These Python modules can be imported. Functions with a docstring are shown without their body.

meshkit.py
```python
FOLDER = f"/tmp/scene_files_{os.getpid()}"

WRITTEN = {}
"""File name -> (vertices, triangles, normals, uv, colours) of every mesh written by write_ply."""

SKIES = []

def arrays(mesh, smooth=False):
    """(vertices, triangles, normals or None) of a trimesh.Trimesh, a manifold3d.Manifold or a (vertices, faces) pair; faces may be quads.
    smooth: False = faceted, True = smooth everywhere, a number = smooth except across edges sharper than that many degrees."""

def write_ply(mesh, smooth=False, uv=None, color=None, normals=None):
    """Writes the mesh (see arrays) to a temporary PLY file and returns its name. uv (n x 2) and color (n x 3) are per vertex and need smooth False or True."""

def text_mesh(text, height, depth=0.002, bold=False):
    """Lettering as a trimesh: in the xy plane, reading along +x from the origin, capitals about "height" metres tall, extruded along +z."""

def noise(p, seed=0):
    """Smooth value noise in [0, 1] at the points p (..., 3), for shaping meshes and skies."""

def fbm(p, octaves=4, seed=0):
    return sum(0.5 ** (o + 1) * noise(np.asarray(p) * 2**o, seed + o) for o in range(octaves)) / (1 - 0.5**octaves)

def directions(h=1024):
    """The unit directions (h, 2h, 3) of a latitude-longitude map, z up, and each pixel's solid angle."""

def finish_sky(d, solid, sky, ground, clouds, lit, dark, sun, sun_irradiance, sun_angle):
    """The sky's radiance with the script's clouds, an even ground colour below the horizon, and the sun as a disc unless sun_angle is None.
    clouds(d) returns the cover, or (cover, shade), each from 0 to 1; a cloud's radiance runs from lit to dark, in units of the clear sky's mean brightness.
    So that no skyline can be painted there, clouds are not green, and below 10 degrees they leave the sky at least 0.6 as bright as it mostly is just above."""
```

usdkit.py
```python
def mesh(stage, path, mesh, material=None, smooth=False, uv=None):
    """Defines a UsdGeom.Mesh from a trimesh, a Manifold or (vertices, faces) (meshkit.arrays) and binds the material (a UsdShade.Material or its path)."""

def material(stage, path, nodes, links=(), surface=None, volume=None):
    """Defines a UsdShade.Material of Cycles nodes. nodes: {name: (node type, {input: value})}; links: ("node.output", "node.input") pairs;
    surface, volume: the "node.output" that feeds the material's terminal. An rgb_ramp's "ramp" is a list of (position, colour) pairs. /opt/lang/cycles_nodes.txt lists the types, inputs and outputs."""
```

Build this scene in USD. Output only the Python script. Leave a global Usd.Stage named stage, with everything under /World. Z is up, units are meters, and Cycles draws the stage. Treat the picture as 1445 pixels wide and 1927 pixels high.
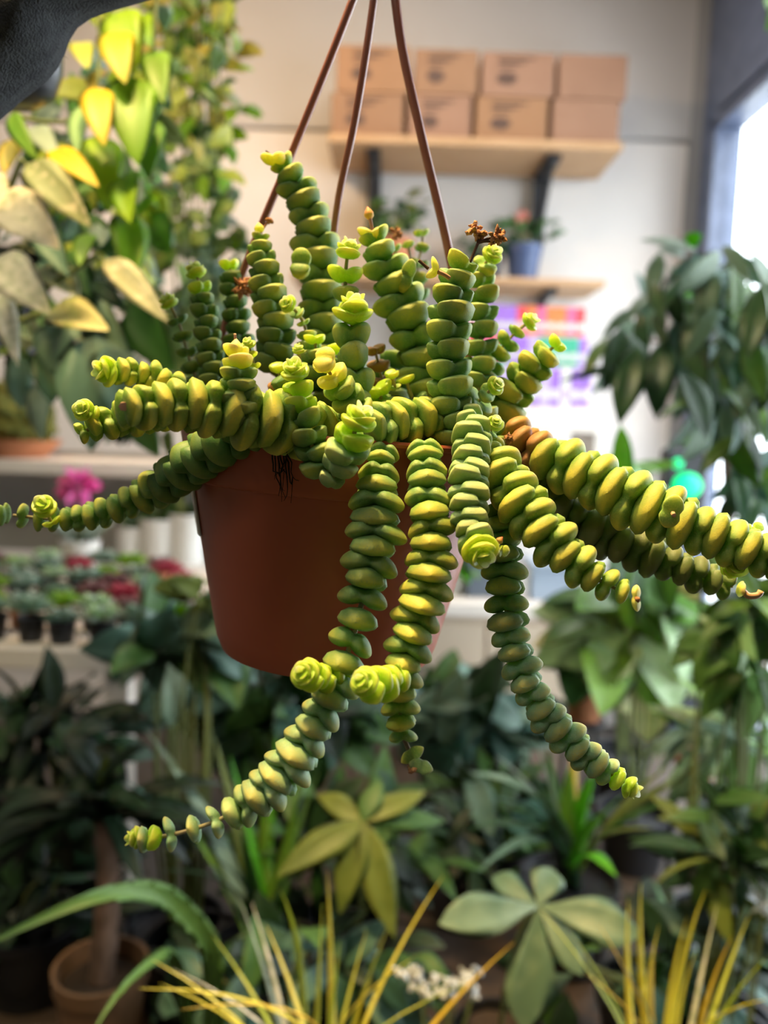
import math, random, numpy as np, usdkit, meshkit
from scipy.interpolate import PchipInterpolator
from pxr import Usd, UsdGeom, UsdLux, UsdShade, Gf, Sdf, Vt

stage = Usd.Stage.CreateInMemory()
UsdGeom.SetStageUpAxis(stage, 'Z'); UsdGeom.SetStageMetersPerUnit(stage, 1.0)
UsdGeom.Xform.Define(stage, '/World'); UsdGeom.Scope.Define(stage, '/World/Looks')
rng = np.random.default_rng(7)
PI = math.pi
def V(*a): return np.array(a, float)
def nz(v): v = np.asarray(v, float); return v / (np.linalg.norm(v) + 1e-12)

# ------------------------------------------------------------------ camera
IW, IH, FP = 1445, 1927, 1500.0
PITCH, ROLL = math.radians(6.0), math.radians(1.8)
CAM = V(0, 0, 1.5)
_F = V(0, math.cos(PITCH), -math.sin(PITCH)); _R0 = V(1, 0, 0); _U0 = np.cross(_R0, _F)
_R = math.cos(ROLL) * _R0 + math.sin(ROLL) * _U0; _U = math.cos(ROLL) * _U0 - math.sin(ROLL) * _R0
FOC = 6.86
cam = UsdGeom.Camera.Define(stage, '/World/camera')
mt = Gf.Matrix4d(*_R, 0, *_U, 0, *(-_F), 0, *CAM, 1)
cam.AddTransformOp().Set(mt)
cam.CreateFocalLengthAttr(FOC); cam.CreateHorizontalApertureAttr(FOC * IW / FP); cam.CreateVerticalApertureAttr(FOC * IH / FP)
cam.CreateFStopAttr(1.5); cam.CreateFocusDistanceAttr(0.305); cam.CreateClippingRangeAttr(Gf.Vec2f(0.02, 200))
cam.CreateExposureAttr(0.0)
def P(px, py, d):
    """the point that lies d metres into the room along the viewing axis, in the direction of that spot of the photograph"""
    return CAM + d * _F + (px - IW / 2) / FP * d * _R - (py - IH / 2) / FP * d * _U
def W(px, py, y):
    """the point in that direction on the upright plane at distance y"""
    q = P(px, py, 1.0) - CAM
    return CAM + q * (y / q[1])

# ------------------------------------------------------------------ lights
dome = UsdLux.DomeLight.Define(stage, '/World/sky'); dome.CreateIntensityAttr(2.8); dome.CreateColorAttr(Gf.Vec3f(0.86, 0.94, 1.0))
def rect_light(name, pos, aim, w, h, power, col):
    l = UsdLux.RectLight.Define(stage, '/World/' + name); l.CreateWidthAttr(w); l.CreateHeightAttr(h); l.CreateIntensityAttr(power); l.CreateColorAttr(Gf.Vec3f(*col))
    z = nz(np.asarray(pos) - np.asarray(aim)); x = nz(np.cross([0, 1, 0.01], z)); y = np.cross(z, x)
    l.AddTransformOp().Set(Gf.Matrix4d(*x, 0, *y, 0, *z, 0, *pos, 1)); return l
# warm grow lamp above the hanging plants, ceiling panels, daylight through the shop window
WARM = (1.0, 0.69, 0.27)
rect_light('grow_lamp_light', (-0.16, 0.47, 2.95), (0.0, 0.36, 1.45), 0.16, 0.16, 950.0, WARM)
rect_light('grow_lamp_light_001', (-0.62, 0.42, 2.7), (-0.38, 0.85, 1.75), 0.3, 0.3, 50.0, (1.0, 0.84, 0.44))
rect_light('grow_lamp_light_002', (-1.1, 2.6, 3.3), (-0.5, 4.0, 1.6), 0.3, 0.3, 90.0, (1.0, 0.62, 0.28))
rect_light('ceiling_panel_light', (0.3, 2.7, 3.75), (0.3, 2.75, 0.0), 1.2, 0.6, 12.0, (1.0, 0.95, 0.90))
rect_light('ceiling_panel_light_001', (-1.2, -0.9, 3.75), (-1.2, -0.85, 0.0), 1.2, 0.6, 7.0, (1.0, 0.9, 0.78))

# ------------------------------------------------------------------ scene helpers
_names = {}
def numbered(parent, name):
    k = (str(parent), name); n = _names.get(k, 0); _names[k] = n + 1
    return f'{parent}/{name}' if n == 0 else f'{parent}/{name}_{n:03d}'
def tag(prim, label=None, cat=None, group=None, kind=None):
    for k, v in (('label', label), ('category', cat), ('group', group), ('kind', kind)):
        if v: prim.SetCustomDataByKey(k, v)
    return prim
class Thing:
    """an Xform at the thing's base; .part adds its meshes"""
    def __init__(s, name, label=None, cat=None, base=(0, 0, 0), group=None, kind=None):
        s.base = np.asarray(base, float); s.path = numbered('/World', name)
        x = UsdGeom.Xform.Define(stage, s.path); x.AddTranslateOp().Set(Gf.Vec3d(*map(float, s.base))); tag(x.GetPrim(), label, cat, group, kind)
    def part(s, name, mesh, mat, smooth=True, under=None, label=None, kind=None, attr=None):
        return s_mesh(under or s.path, name, mesh, mat, smooth, s.base, label, kind=kind, attr=attr)
def s_mesh(parent, name, mesh, mat, smooth=True, base=V(0, 0, 0), label=None, cat=None, group=None, kind=None, attr=None):
    path = numbered(parent, name)
    v, f = mesh
    m = usdkit.mesh(stage, path, (np.asarray(v) - base, f), mat, smooth)
    if attr is not None:
        UsdGeom.PrimvarsAPI(m).CreatePrimvar('margin', Sdf.ValueTypeNames.FloatArray, 'vertex').Set(Vt.FloatArray.FromNumpy(np.asarray(attr, np.float32)))
    tag(m.GetPrim(), label, cat, group, kind)
    return path
def solo(name, mesh, mat, label, cat, smooth=False, group=None, kind=None):
    return s_mesh('/World', name, mesh, mat, smooth, V(0, 0, 0), label, cat, group, kind)
def struct(name, mesh, mat):
    return s_mesh('/World', name, mesh, mat, False, kind='structure')
def join(ms):
    v, f, n = [], [], 0
    for a, b in ms:
        v.append(a); f.append(np.asarray(b) + n); n += len(a)
    return np.vstack(v), np.vstack(f)
def box(lo, hi, bev=0.0):
    lo, hi = np.minimum(lo, hi).astype(float), np.maximum(lo, hi).astype(float)
    if bev <= 0:
        v = np.array([[x, y, z] for x in (lo[0], hi[0]) for y in (lo[1], hi[1]) for z in (lo[2], hi[2])])
        q = [(0, 1, 3, 2), (4, 6, 7, 5), (0, 4, 5, 1), (2, 3, 7, 6), (0, 2, 6, 4), (1, 5, 7, 3)]
        return v, np.array([t for a, b, c, d in q for t in ((a, b, c), (a, c, d))])
    import trimesh
    p = []
    for s in np.ndindex(2, 2, 2):
        c = np.where(s, hi, lo); i = np.where(s, -1, 1) * bev
        for k in range(3):
            m = i.copy(); m[k] = 0; p.append(c + m)
    h = trimesh.convex.convex_hull(np.array(p)); return np.array(h.vertices), np.array(h.faces)
def frame_of(t):
    t = nz(t); a = V(0, 0, 1) if abs(t[2]) < 0.9 else V(1, 0, 0); x = nz(np.cross(t, a)); return x, np.cross(t, x)
def grid_faces(n, m, cap=True):
    i, j = np.meshgrid(np.arange(n - 1), np.arange(m), indexing='ij')
    a, b, c, d = i * m + j, i * m + (j + 1) % m, (i + 1) * m + (j + 1) % m, (i + 1) * m + j
    f = np.concatenate([np.stack([a, b, c], -1).reshape(-1, 3), np.stack([a, c, d], -1).reshape(-1, 3)])
    if cap:
        f = np.concatenate([f, [[0, k + 1, k] for k in range(1, m - 1)], [[(n - 1) * m, (n - 1) * m + k, (n - 1) * m + k + 1] for k in range(1, m - 1)]])
    return f
def tube(pts, r, sides=8):
    p = np.asarray(pts, float); n = len(p); r = np.broadcast_to(r, (n,))
    t = np.gradient(p, axis=0); x, _ = frame_of(t[0]); v = []
    for k in range(n):
        tk = nz(t[k]); x = nz(x - tk * (x @ tk)); y = np.cross(tk, x)
        a = np.arange(sides) * 2 * PI / sides
        v.append(p[k] + r[k] * (np.cos(a)[:, None] * x + np.sin(a)[:, None] * y))
    return np.vstack(v), grid_faces(n, sides)
def curve(pts, n=20):
    p = np.asarray(pts, float); s = np.r_[0, np.cumsum(np.linalg.norm(np.diff(p, axis=0), axis=1))]
    return PchipInterpolator(s, p, axis=0)(np.linspace(0, s[-1], n))
def lathe(profile, origin, axis=(0, 0, 1), sides=48, wob=0.0):
    """profile: (radius, height) points of a closed solid's outline from the axis to the axis"""
    a = nz(axis); x, y = frame_of(a); th = np.arange(sides) * 2 * PI / sides; v = []
    for r, h in profile:
        v.append(np.asarray(origin) + h * a + r * (np.cos(th)[:, None] * x + np.sin(th)[:, None] * y))
    return np.vstack(v), grid_faces(len(profile), sides)
def blob(c, r, seed=0, amp=0.15, n=2, freq=1.5):
    import trimesh
    s = trimesh.creation.icosphere(n); v = np.array(s.vertices)
    k = 1 + amp * (meshkit.fbm(v * freq + 7.3 * seed + 50, 3, seed) - 0.5) * 2
    return np.asarray(c) + v * k[:, None] * np.asarray(r), np.array(s.faces)

# ------------------------------------------------------------------ materials
def mat(name, nodes, links, surface): return usdkit.material(stage, '/World/Looks/' + name, nodes, links, surface=surface)
def plain(name, col, rough=0.6, col2=None, scale=6.0, bump=0.0, bscale=60.0, spec=0.4, metal=0.0, emit=None):
    nd = {'p': ('principled_bsdf', {'base_color': col, 'roughness': rough, 'specular_ior_level': spec, 'metallic': metal})}; ln = []
    nd['g'] = ('geometry', {})
    if col2 is not None:
        nd['n'] = ('noise_texture', {'scale': scale, 'detail': 4.0}); nd['r'] = ('rgb_ramp', {'ramp': [(0.3, col), (0.7, col2)]})
        ln += [('g.position', 'n.vector'), ('n.fac', 'r.fac'), ('r.color', 'p.base_color')]
    if bump:
        nd['bn'] = ('noise_texture', {'scale': bscale, 'detail': 5.0}); nd['b'] = ('bump', {'strength': bump, 'distance': 0.002})
        ln += [('g.position', 'bn.vector'), ('bn.fac', 'b.height'), ('b.normal', 'p.normal')]
    if emit: nd['p'][1].update({'emission_color': emit[0], 'emission_strength': emit[1]})
    return mat(name, nd, ln, 'p.BSDF')
def foliage(name, c1, c2, scale=30.0, trans=0.35, rough=0.45, stretch=None, tcol=None):
    """thin leaf: two tones in patches, light passing through"""
    tc = tcol or tuple(min(1, 1.25 * (a + b) / 2) for a, b in zip(c1, c2))
    nd = {'g': ('geometry', {}), 'oi': ('object_info', {}), 'n': ('noise_texture', {'scale': scale, 'detail': 3.0}), 'r': ('rgb_ramp', {'ramp': [(0.38, c1), (0.62, c2)]}),
          'ad': ('math', {'math_type': 'multiply_add', 'value2': 0.5, 'value3': -0.25}), 'sm': ('math', {'math_type': 'add'}),
          'p': ('principled_bsdf', {'roughness': rough, 'specular_ior_level': 0.4}), 't': ('translucent_bsdf', {'color': tc}), 'm': ('mix_closure', {'fac': trans})}
    ln = [('g.position', 'n.vector'), ('oi.random', 'ad.value1'), ('ad.value', 'sm.value1'), ('n.fac', 'sm.value2'), ('sm.value', 'r.fac'), ('r.color', 'p.base_color'), ('p.BSDF', 'm.closure1'), ('t.BSDF', 'm.closure2')]
    return mat(name, nd, ln, 'm.closure')
def fleshy(name, body, margin, speck, sss=0.12, rough=0.55, mfac=1.0, spec=0.3):
    """thick succulent leaf: body colour with a paler waxy margin and fine mottling"""
    nd = {'g': ('geometry', {}), 'oi': ('object_info', {}), 'a': ('attribute', {'attribute': 'margin'}),
          'n': ('noise_texture', {'scale': 260.0, 'detail': 4.0}), 'n2': ('noise_texture', {'scale': 1500.0, 'detail': 2.0}),
          'mm': ('math', {'math_type': 'multiply', 'value2': mfac}), 'nn': ('math', {'math_type': 'multiply_add', 'value2': 0.9, 'value3': -0.45}),
          'ad': ('math', {'math_type': 'add', 'use_clamp': True}), 'mx': ('mix', {'color1': body, 'color2': margin}),
          'sp': ('map_range', {'from_min': 0.52, 'from_max': 0.72, 'to_min': 0.0, 'to_max': 0.6, 'clamp': True}), 'mx2': ('mix', {'color2': speck}),
          'vr': ('map_range', {'from_min': 0.0, 'from_max': 1.0, 'to_min': 0.82, 'to_max': 1.12}), 'h': ('hsv', {}),
          'b': ('bump', {'strength': 0.2, 'distance': 0.0004}),
          'p': ('principled_bsdf', {'roughness': rough, 'specular_ior_level': spec, 'subsurface_weight': sss, 'subsurface_scale': 0.003, 'subsurface_radius': (0.7, 1.0, 0.25)})}
    ln = [('g.position', 'n.vector'), ('g.position', 'n2.vector'), ('a.fac', 'mm.value1'), ('n.fac', 'nn.value1'), ('mm.value', 'ad.value1'), ('nn.value', 'ad.value2'), ('ad.value', 'mx.fac'),
          ('n2.fac', 'sp.value'), ('sp.result', 'mx2.fac'), ('mx.color', 'mx2.color1'), ('oi.random', 'vr.value'), ('vr.result', 'h.value'), ('mx2.color', 'h.color'), ('h.color', 'p.base_color'),
          ('n2.fac', 'b.height'), ('b.normal', 'p.normal')]
    return mat(name, nd, ln, 'p.BSDF')
M = {}
M['jade'] = fleshy('jade', (0.115, 0.25, 0.08), (0.42, 0.45, 0.09), (0.21, 0.32, 0.15))
M['pale'] = fleshy('pale_jade', (0.18, 0.32, 0.14), (0.44, 0.50, 0.2), (0.28, 0.39, 0.22))
M['gold'] = fleshy('golden_jade', (0.155, 0.29, 0.058), (0.56, 0.51, 0.08), (0.35, 0.39, 0.10), mfac=1.1)
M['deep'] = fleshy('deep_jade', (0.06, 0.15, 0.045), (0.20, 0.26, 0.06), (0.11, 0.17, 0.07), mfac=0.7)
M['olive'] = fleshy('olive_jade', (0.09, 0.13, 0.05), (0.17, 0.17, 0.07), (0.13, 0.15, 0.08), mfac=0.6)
M['blue'] = fleshy('frosted_jade', (0.19, 0.36, 0.21), (0.5, 0.49, 0.16), (0.30, 0.45, 0.29))
M['fresh'] = fleshy('fresh_jade', (0.28, 0.52, 0.03), (0.55, 0.62, 0.07), (0.44, 0.6, 0.06), sss=0.4, rough=0.4)
M['yellow'] = fleshy('yellow_jade', (0.62, 0.56, 0.10), (0.72, 0.50, 0.16), (0.7, 0.6, 0.14), sss=0.45)
M['russet'] = fleshy('russet_jade', (0.26, 0.12, 0.05), (0.38, 0.20, 0.07), (0.34, 0.18, 0.08), mfac=0.7)
M['stem'] = plain('succulent_stem', (0.42, 0.36, 0.16), 0.6, (0.32, 0.26, 0.16), 300)
M['stem_grey'] = plain('woody_stem', (0.26, 0.2, 0.15), 0.8, (0.36, 0.26, 0.2), 300)
M['pink_stem'] = plain('pink_stem', (0.55, 0.30, 0.18), 0.5)
M['dry'] = plain('dry_flower', (0.30, 0.12, 0.05), 0.9, (0.5, 0.25, 0.12), 500)
M['dry_dark'] = plain('dry_stalk', (0.10, 0.05, 0.035), 0.9)
M['bud'] = fleshy('red_bud', (0.62, 0.32, 0.1), (0.6, 0.10, 0.05), (0.66, 0.2, 0.08), mfac=1.0)
M['root'] = plain('dark_root', (0.02, 0.012, 0.008), 0.9)
M['soil'] = plain('potting_soil', (0.03, 0.02, 0.014), 0.95, (0.07, 0.045, 0.03), 180, 0.9, 250)
M['terracotta'] = plain('terracotta_plastic', (0.40, 0.092, 0.042), 0.42, (0.43, 0.102, 0.046), 40, 0.05, 400, spec=0.45)
M['rod'] = plain('rust_brown_plastic', (0.34, 0.12, 0.085), 0.28, spec=0.6)
# ------------------------------------------------------------------ room shell
WY = 4.0                                     # back wall
WX = W(1322, 200, WY)[0]                     # right-hand wall
CEIL = 3.8
M['wall'] = plain('wall_paint', (0.66, 0.63, 0.60), 0.8, (0.70, 0.67, 0.64), 1.5)
M['wall_top'] = plain('wall_panel_grey', (0.46, 0.45, 0.44), 0.7, (0.50, 0.49, 0.48), 1.2)
M['wall_shop'] = plain('wall_paint_dark', (0.16, 0.15, 0.14), 0.8, (0.2, 0.19, 0.17), 1.5)
M['floor'] = plain('dark_floor', (0.05, 0.045, 0.04), 0.6, (0.08, 0.07, 0.06), 4)
M['ceiling'] = plain('ceiling_paint', (0.6, 0.6, 0.6), 0.8)
M['metal_blue'] = plain('blue_grey_frame', (0.07, 0.095, 0.16), 0.35, (0.12, 0.15, 0.24), 14, spec=0.6)
M['trim_grey'] = plain('grey_trim', (0.30, 0.30, 0.30), 0.6)
M['glass'] = mat('window_glass', {'t': ('transparent_bsdf', {}), 'g': ('glossy_bsdf', {'roughness': 0.02}), 'f': ('layer_weight', {'blend': 0.5}), 'w': ('math', {'math_type': 'power', 'value2': 4.0}), 'm': ('mix_closure', {})},
                 [('f.facing', 'w.value1'), ('w.value', 'm.fac'), ('t.BSDF', 'm.closure1'), ('g.BSDF', 'm.closure2')], 'm.closure')
M['black'] = plain('black_metal', (0.02, 0.022, 0.026), 0.45)
M['pine'] = plain('pine_board', (0.46, 0.28, 0.14), 0.55, (0.52, 0.33, 0.18), 9)
M['white_board'] = plain('white_board', (0.72, 0.66, 0.60), 0.5)
XL, YF = -2.6, -2.2
seam = W(800, 255, WY)[2]
struct('floor', box((XL, YF, -0.1), (WX + 0.1, WY + 0.1, 0.0)), M['floor'])
struct('ceiling', box((XL, YF, CEIL), (WX + 0.1, WY + 0.1, CEIL + 0.1)), M['ceiling'])
struct('wall_back', box((XL, WY, 0.0), (WX + 0.1, WY + 0.1, seam)), M['wall'])
wb2 = struct('wall_back_upper', box((XL, WY - 0.02, seam + 0.012), (WX + 0.1, WY + 0.1, CEIL)), M['wall_top'])
struct('trim_1', box((XL, WY + 0.005, seam), (WX, WY + 0.09, seam + 0.012)), M['trim_grey'])
struct('trim_2', box((W(1285, 400, WY)[0], WY - 0.03, 0.0), (WX, WY, CEIL)), M['trim_grey'])
struct('wall_left', box((XL - 0.1, YF, 0.0), (XL, WY + 0.1, CEIL)), M['wall_shop'])
struct('wall_front', box((XL, YF - 0.1, 0.0), (WX + 0.1, YF, CEIL)), M['wall_shop'])
# right-hand wall: a glazed shop front in a blue-grey frame
def ydepth(px):                              # distance at which the right-hand wall crosses that column of the photograph
    q = P(px, 400, 1.0) - CAM; return WX * q[1] / q[0]
Yw = ydepth(1338); Yn = 0.7; zs, zt = 0.35, W(1440, 138, ydepth(1440))[2] + .03
zm = W(1376, 214, Yw)[2]
struct('wall_right', box((WX, Yw - 0.0, 0.0), (WX + 0.12, WY, CEIL)), M['metal_blue'])
struct('wall_right_base', box((WX, YF, 0.0), (WX + 0.12, Yw, zs)), M['metal_blue'])
struct('wall_right_head', box((WX, YF, zt), (WX + 0.12, Yw, CEIL)), M['metal_blue'])
struct('wall_right_near', box((WX, YF, zs), (WX + 0.12, Yn, zt)), M['wall'])
win = Thing('window_1', base=(WX, (Yw + Yn) / 2, zs), kind='structure')
win.part('frame', join([box((WX - 0.02, Yw - 0.04, zs), (WX + 0.1, Yw, zt)), box((WX - 0.02, Yn, zs), (WX + 0.1, Yn + 0.06, zt)), box((WX - 0.02, Yn, zs), (WX + 0.1, Yw, zs + 0.05)), box((WX - 0.02, Yn, zt - 0.05), (WX + 0.1, Yw, zt))]), M['metal_blue'], False)
win.part('transom', box((WX - 0.02, Yn + 0.06, zm), (WX + 0.1, Yw - 0.04, zm + 0.05)), M['metal_blue'], False)
ymid = 2.35
win.part('mullion', box((WX - 0.02, ymid - 0.03, zs + 0.05), (WX + 0.1, ymid + 0.03, zt - 0.05)), M['metal_blue'], False)
for a, b in ((Yn + 0.06, ymid - 0.03), (ymid + 0.03, Yw - 0.04)):
    for c, d in ((zs + 0.05, zm), (zm + 0.05, zt - 0.05)):
        win.part('pane', box((WX + 0.04, a, c), (WX + 0.046, b, d)), M['glass'], False)
struct('pavement_outside', box((WX + 0.12, YF - 6, -0.2), (WX + 14, WY + 8, -0.1)), plain('pavement', (0.5, 0.5, 0.5), 0.8, (0.6, 0.6, 0.6), 3))

# the warm grow lamp's shade, hung from the ceiling above the hanging plants
lc = V(-0.16, 0.47, 2.95); la = nz(lc - V(0, .36, 1.45))
lamp = Thing('grow_lamp', 'black cylinder grow lamp hung from the ceiling over the hanging plants', 'lamp', lc)
lamp.part('shade', lathe([(.10, .03), (.125, .03), (.125, .05), (.135, .05), (.165, -.30), (.158, -.30), (.128, .04), (.10, .04)], lc, la, 32), M['black'], 30)
lamp.part('cap', lathe([(0, .045), (.13, .045), (.13, .06), (.04, .12), (0, .12)], lc, la, 32), M['black'], 30)
lamp.part('cord', tube([lc + la * .11, V(lc[0] + la[0] * .11, lc[1] + la[1] * .11, CEIL)], .005, 8), M['black'])

# ------------------------------------------------------------------ the hanging succulent
D0 = 0.375
RIM = P(645, 818, D0); BOT = P(613, 1222, 0.386)
AX = nz(RIM - BOT); PH = np.linalg.norm(RIM - BOT); RR, RB = 0.0728, 0.0505
plant = Thing('hanging_succulent', 'trailing succulent with stacked fleshy leaves in a terracotta coloured plastic hanging pot', 'potted plant', BOT)
prof = [(0.0, 0.0), (RB - 0.004, 0.0), (RB - 0.001, 0.0008), (RB, 0.003)]
def r_pot(h): return RB + (RR - RB) * h ** .92
for k in range(1, 12): prof.append((r_pot(.76 * k / 11), PH * .76 * k / 11))
prof += [(r_pot(.765) + .0011, PH * .766), (r_pot(.785) + .0016, PH * .785), (RR + .0012, PH * .97), (RR + .0026, PH * .978), (RR + .003, PH * .99), (RR + .0022, PH), (RR - .001, PH), (RR - .002, PH * .985), (RR - .006, PH * .9), (RR - .009, PH * .75), (0, PH * .75)]
pot = plant.part('pot', lathe(prof, BOT, AX, 96), M['terracotta'], 30)
sv, sf = lathe([(0, -0.02), (RR - 0.012, -0.02), (RR - 0.008, -0.002), (RR - 0.02, 0.002), (RR - 0.035, 0.006), (0.012, 0.006), (0, 0.006)], BOT + AX * PH * 0.93, AX, 40)
sv = sv + AX * (meshkit.fbm(sv * 160, 3, 3)[:, None] - 0.5) * 0.006
plant.part('soil', (sv, sf), M['soil'])
# three-legged hanger with its hook
HK = P(711, -26, 0.366)
hanger = plant.part('hook', join([lathe([(0, -0.004), (0.0075, -0.004), (0.0085, -0.002), (0.0085, 0.002), (0.0075, 0.004), (0, 0.004)], HK + V(0, 0, 0.004), (0, 0, 1), 24),
                                  tube(curve([HK + V(0, 0, 0.004), HK + V(0, 0, 0.03), HK + V(0.004, 0, 0.045), HK + V(0.016, 0, 0.052), HK + V(0.024, 0, 0.042), HK + V(0.022, 0, 0.034)], 24), 0.0024, 10)]), M['rod'])
for ends, r in (([P(672, -22, .368), P(640, 62, .372), P(560, 262, .385), P(462, 500, .402), P(424, 610, .41), P(402, 790, .415)], .00195),
                ([P(706, -22, .366), P(694, 65, .369), P(668, 225, .378), P(634, 392, .391), P(612, 610, .415), P(600, 780, .438)], .0018),
                ([P(742, -22, .366), P(752, 62, .366), P(786, 225, .370), P(846, 480, .378), P(880, 660, .383), P(908, 796, .388)], .00215)):
    rp = curve(ends, 30); rd = plant.part('hanger_rod', tube(rp, r, 12), M['rod'])
    e = np.asarray(rp[-1]); x, y = frame_of(AX)
    plant.part('clip', tube([e + AX * 0.006, e, e - AX * 0.010], [0.0034, 0.0040, 0.0034], 10), M['rod'], under=rd)
# price label on the pot's left side
def on_pot(ang, h, out=0.0006):
    fx = nz(np.cross(AX, V(0, 1, 0))) * 1.0; fy = nz(np.cross(AX, fx))
    r = r_pot(h) + out
    a = math.radians(ang); return BOT + AX * PH * h + r * (math.cos(a) * fx + math.sin(a) * fy)
LA = min(range(0, 360, 2), key=lambda a: float((on_pot(a, .62) - CAM) @ _R / ((on_pot(a, .62) - CAM) @ _F)))
lab = [[on_pot(a, h, o) for a in np.linspace(LA - 16, LA + 10, 8)] for h, o in ((0.52, .0012), (0.52, .0004), (0.74, .0004), (0.74, .0012))]
ANG0 = 0
lv = np.array(lab).transpose(1, 0, 2).reshape(-1, 3)
plant.part('price_label', (lv, grid_faces(8, 4)), plain('paper_label', (0.75, 0.73, 0.68), 0.6), False, label='white paper price label on the side of the pot')
ra = np.random.default_rng(5); roots = []
for k in range(9):
    x0 = 522 + ra.uniform(-8, 20); p = [P(x0, 846 + ra.uniform(-6, 4), .300)]
    for j in range(6): p.append(P((x0 := x0 + ra.normal(1.5, 5)), 846 + (j + 1) * ra.uniform(8, 17), .3025 + .0008 * j))
    roots.append(tube(curve(p, 10), np.linspace(.0004, .0001, 10), 4))
plant.part('root', join(roots), M['root'], label='dark roots hanging over the rim', kind='stuff')

ROWS, COLS = 19, 12
_s = np.sin(np.linspace(-PI / 2, PI / 2, ROWS)); _a = np.abs(_s); _psi = np.arange(COLS) * 2 * PI / COLS; _c, _sn = np.cos(_psi), np.sin(_psi)
PF = grid_faces(ROWS, COLS, False)
def leaf_pair(o, T, X, L, Wd, Th, cup=0.15, point=0.5, lens=0.3, notch=0.22, r=None, flat=.75):
    """two opposite fleshy leaves joined round the stem: tips along +X and -X, T towards the shoot's tip"""
    r = r or rng; Y = np.cross(T, X)
    La = L * np.where(_s > 0, r.uniform(.9, 1.08), r.uniform(.9, 1.08))
    p, q = 3.0 - 1.5 * point, 0.5 + 0.32 * point
    w = Wd * (1 - _a ** p * 0.9999) ** q * (1 - notch * np.exp(-(_a / .24) ** 2)); w[[0, -1]] = Wd * 0.01
    t = Th * (1 - _a ** 3.6 * .9999) ** 0.6 * (1 - 0.34 * np.exp(-(_a / .2) ** 2)); t[[0, -1]] = Th * 0.02
    tilt = r.normal(0, .07)
    zc = cup * L * _a ** 1.8 + tilt * _s * L
    ex, ez = 0.8 + .25 * lens, 0.8 + .6 * lens
    yy = w[:, None] * np.sign(_c) * np.abs(_c) ** ex
    up, lo = 1 - .5 * flat, 1 + .55 * flat
    pz = np.where(_sn > 0, np.abs(_sn) ** ez * up, -np.abs(_sn) ** (ez - .35 * flat * ez) * lo) + .5 * flat
    zz = zc[:, None] + t[:, None] * pz[None, :] + (0.25 * cup * L * (np.abs(_c) ** 2)[None, :] * (w / Wd)[:, None])
    xx = (_s * La)[:, None] + 0 * yy
    v = o + xx[..., None] * X + yy[..., None] * Y + zz[..., None] * T
    m = np.clip(1.15 * _a[:, None] ** 5 + (0.35 + .5 * lens) * np.abs(_c)[None, :] ** 14 * (0.25 + 0.75 * _a[:, None]), 0, 1)
    return v.reshape(-1, 3), PF, m.ravel()
def rosette(o, T, X, L, k=4, fresh=True, r=None):
    """the tight young leaves of a shoot's tip"""
    Y = np.cross(T, X); ms, at, h = [], [], 0.0
    for j in range(k):
        f = 1.0 - 0.2 * j; ph = j * PI / 2 + 0.12 * j
        v, fa, m = leaf_pair(o + T * h, T, math.cos(ph) * X + math.sin(ph) * Y, L * f, L * f * .88, L * .26 * (f + .2), 0.30 + .34 * j, .42, .35, .08, r, .5)
        ms.append((v, fa)); at.append(m); h += L * (.22 - .02 * j)
    v, f = join(ms); return v, f, np.concatenate(at)
PAIRS = []                                   # (size in the photo, stem path, mesh, margin, material)
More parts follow.
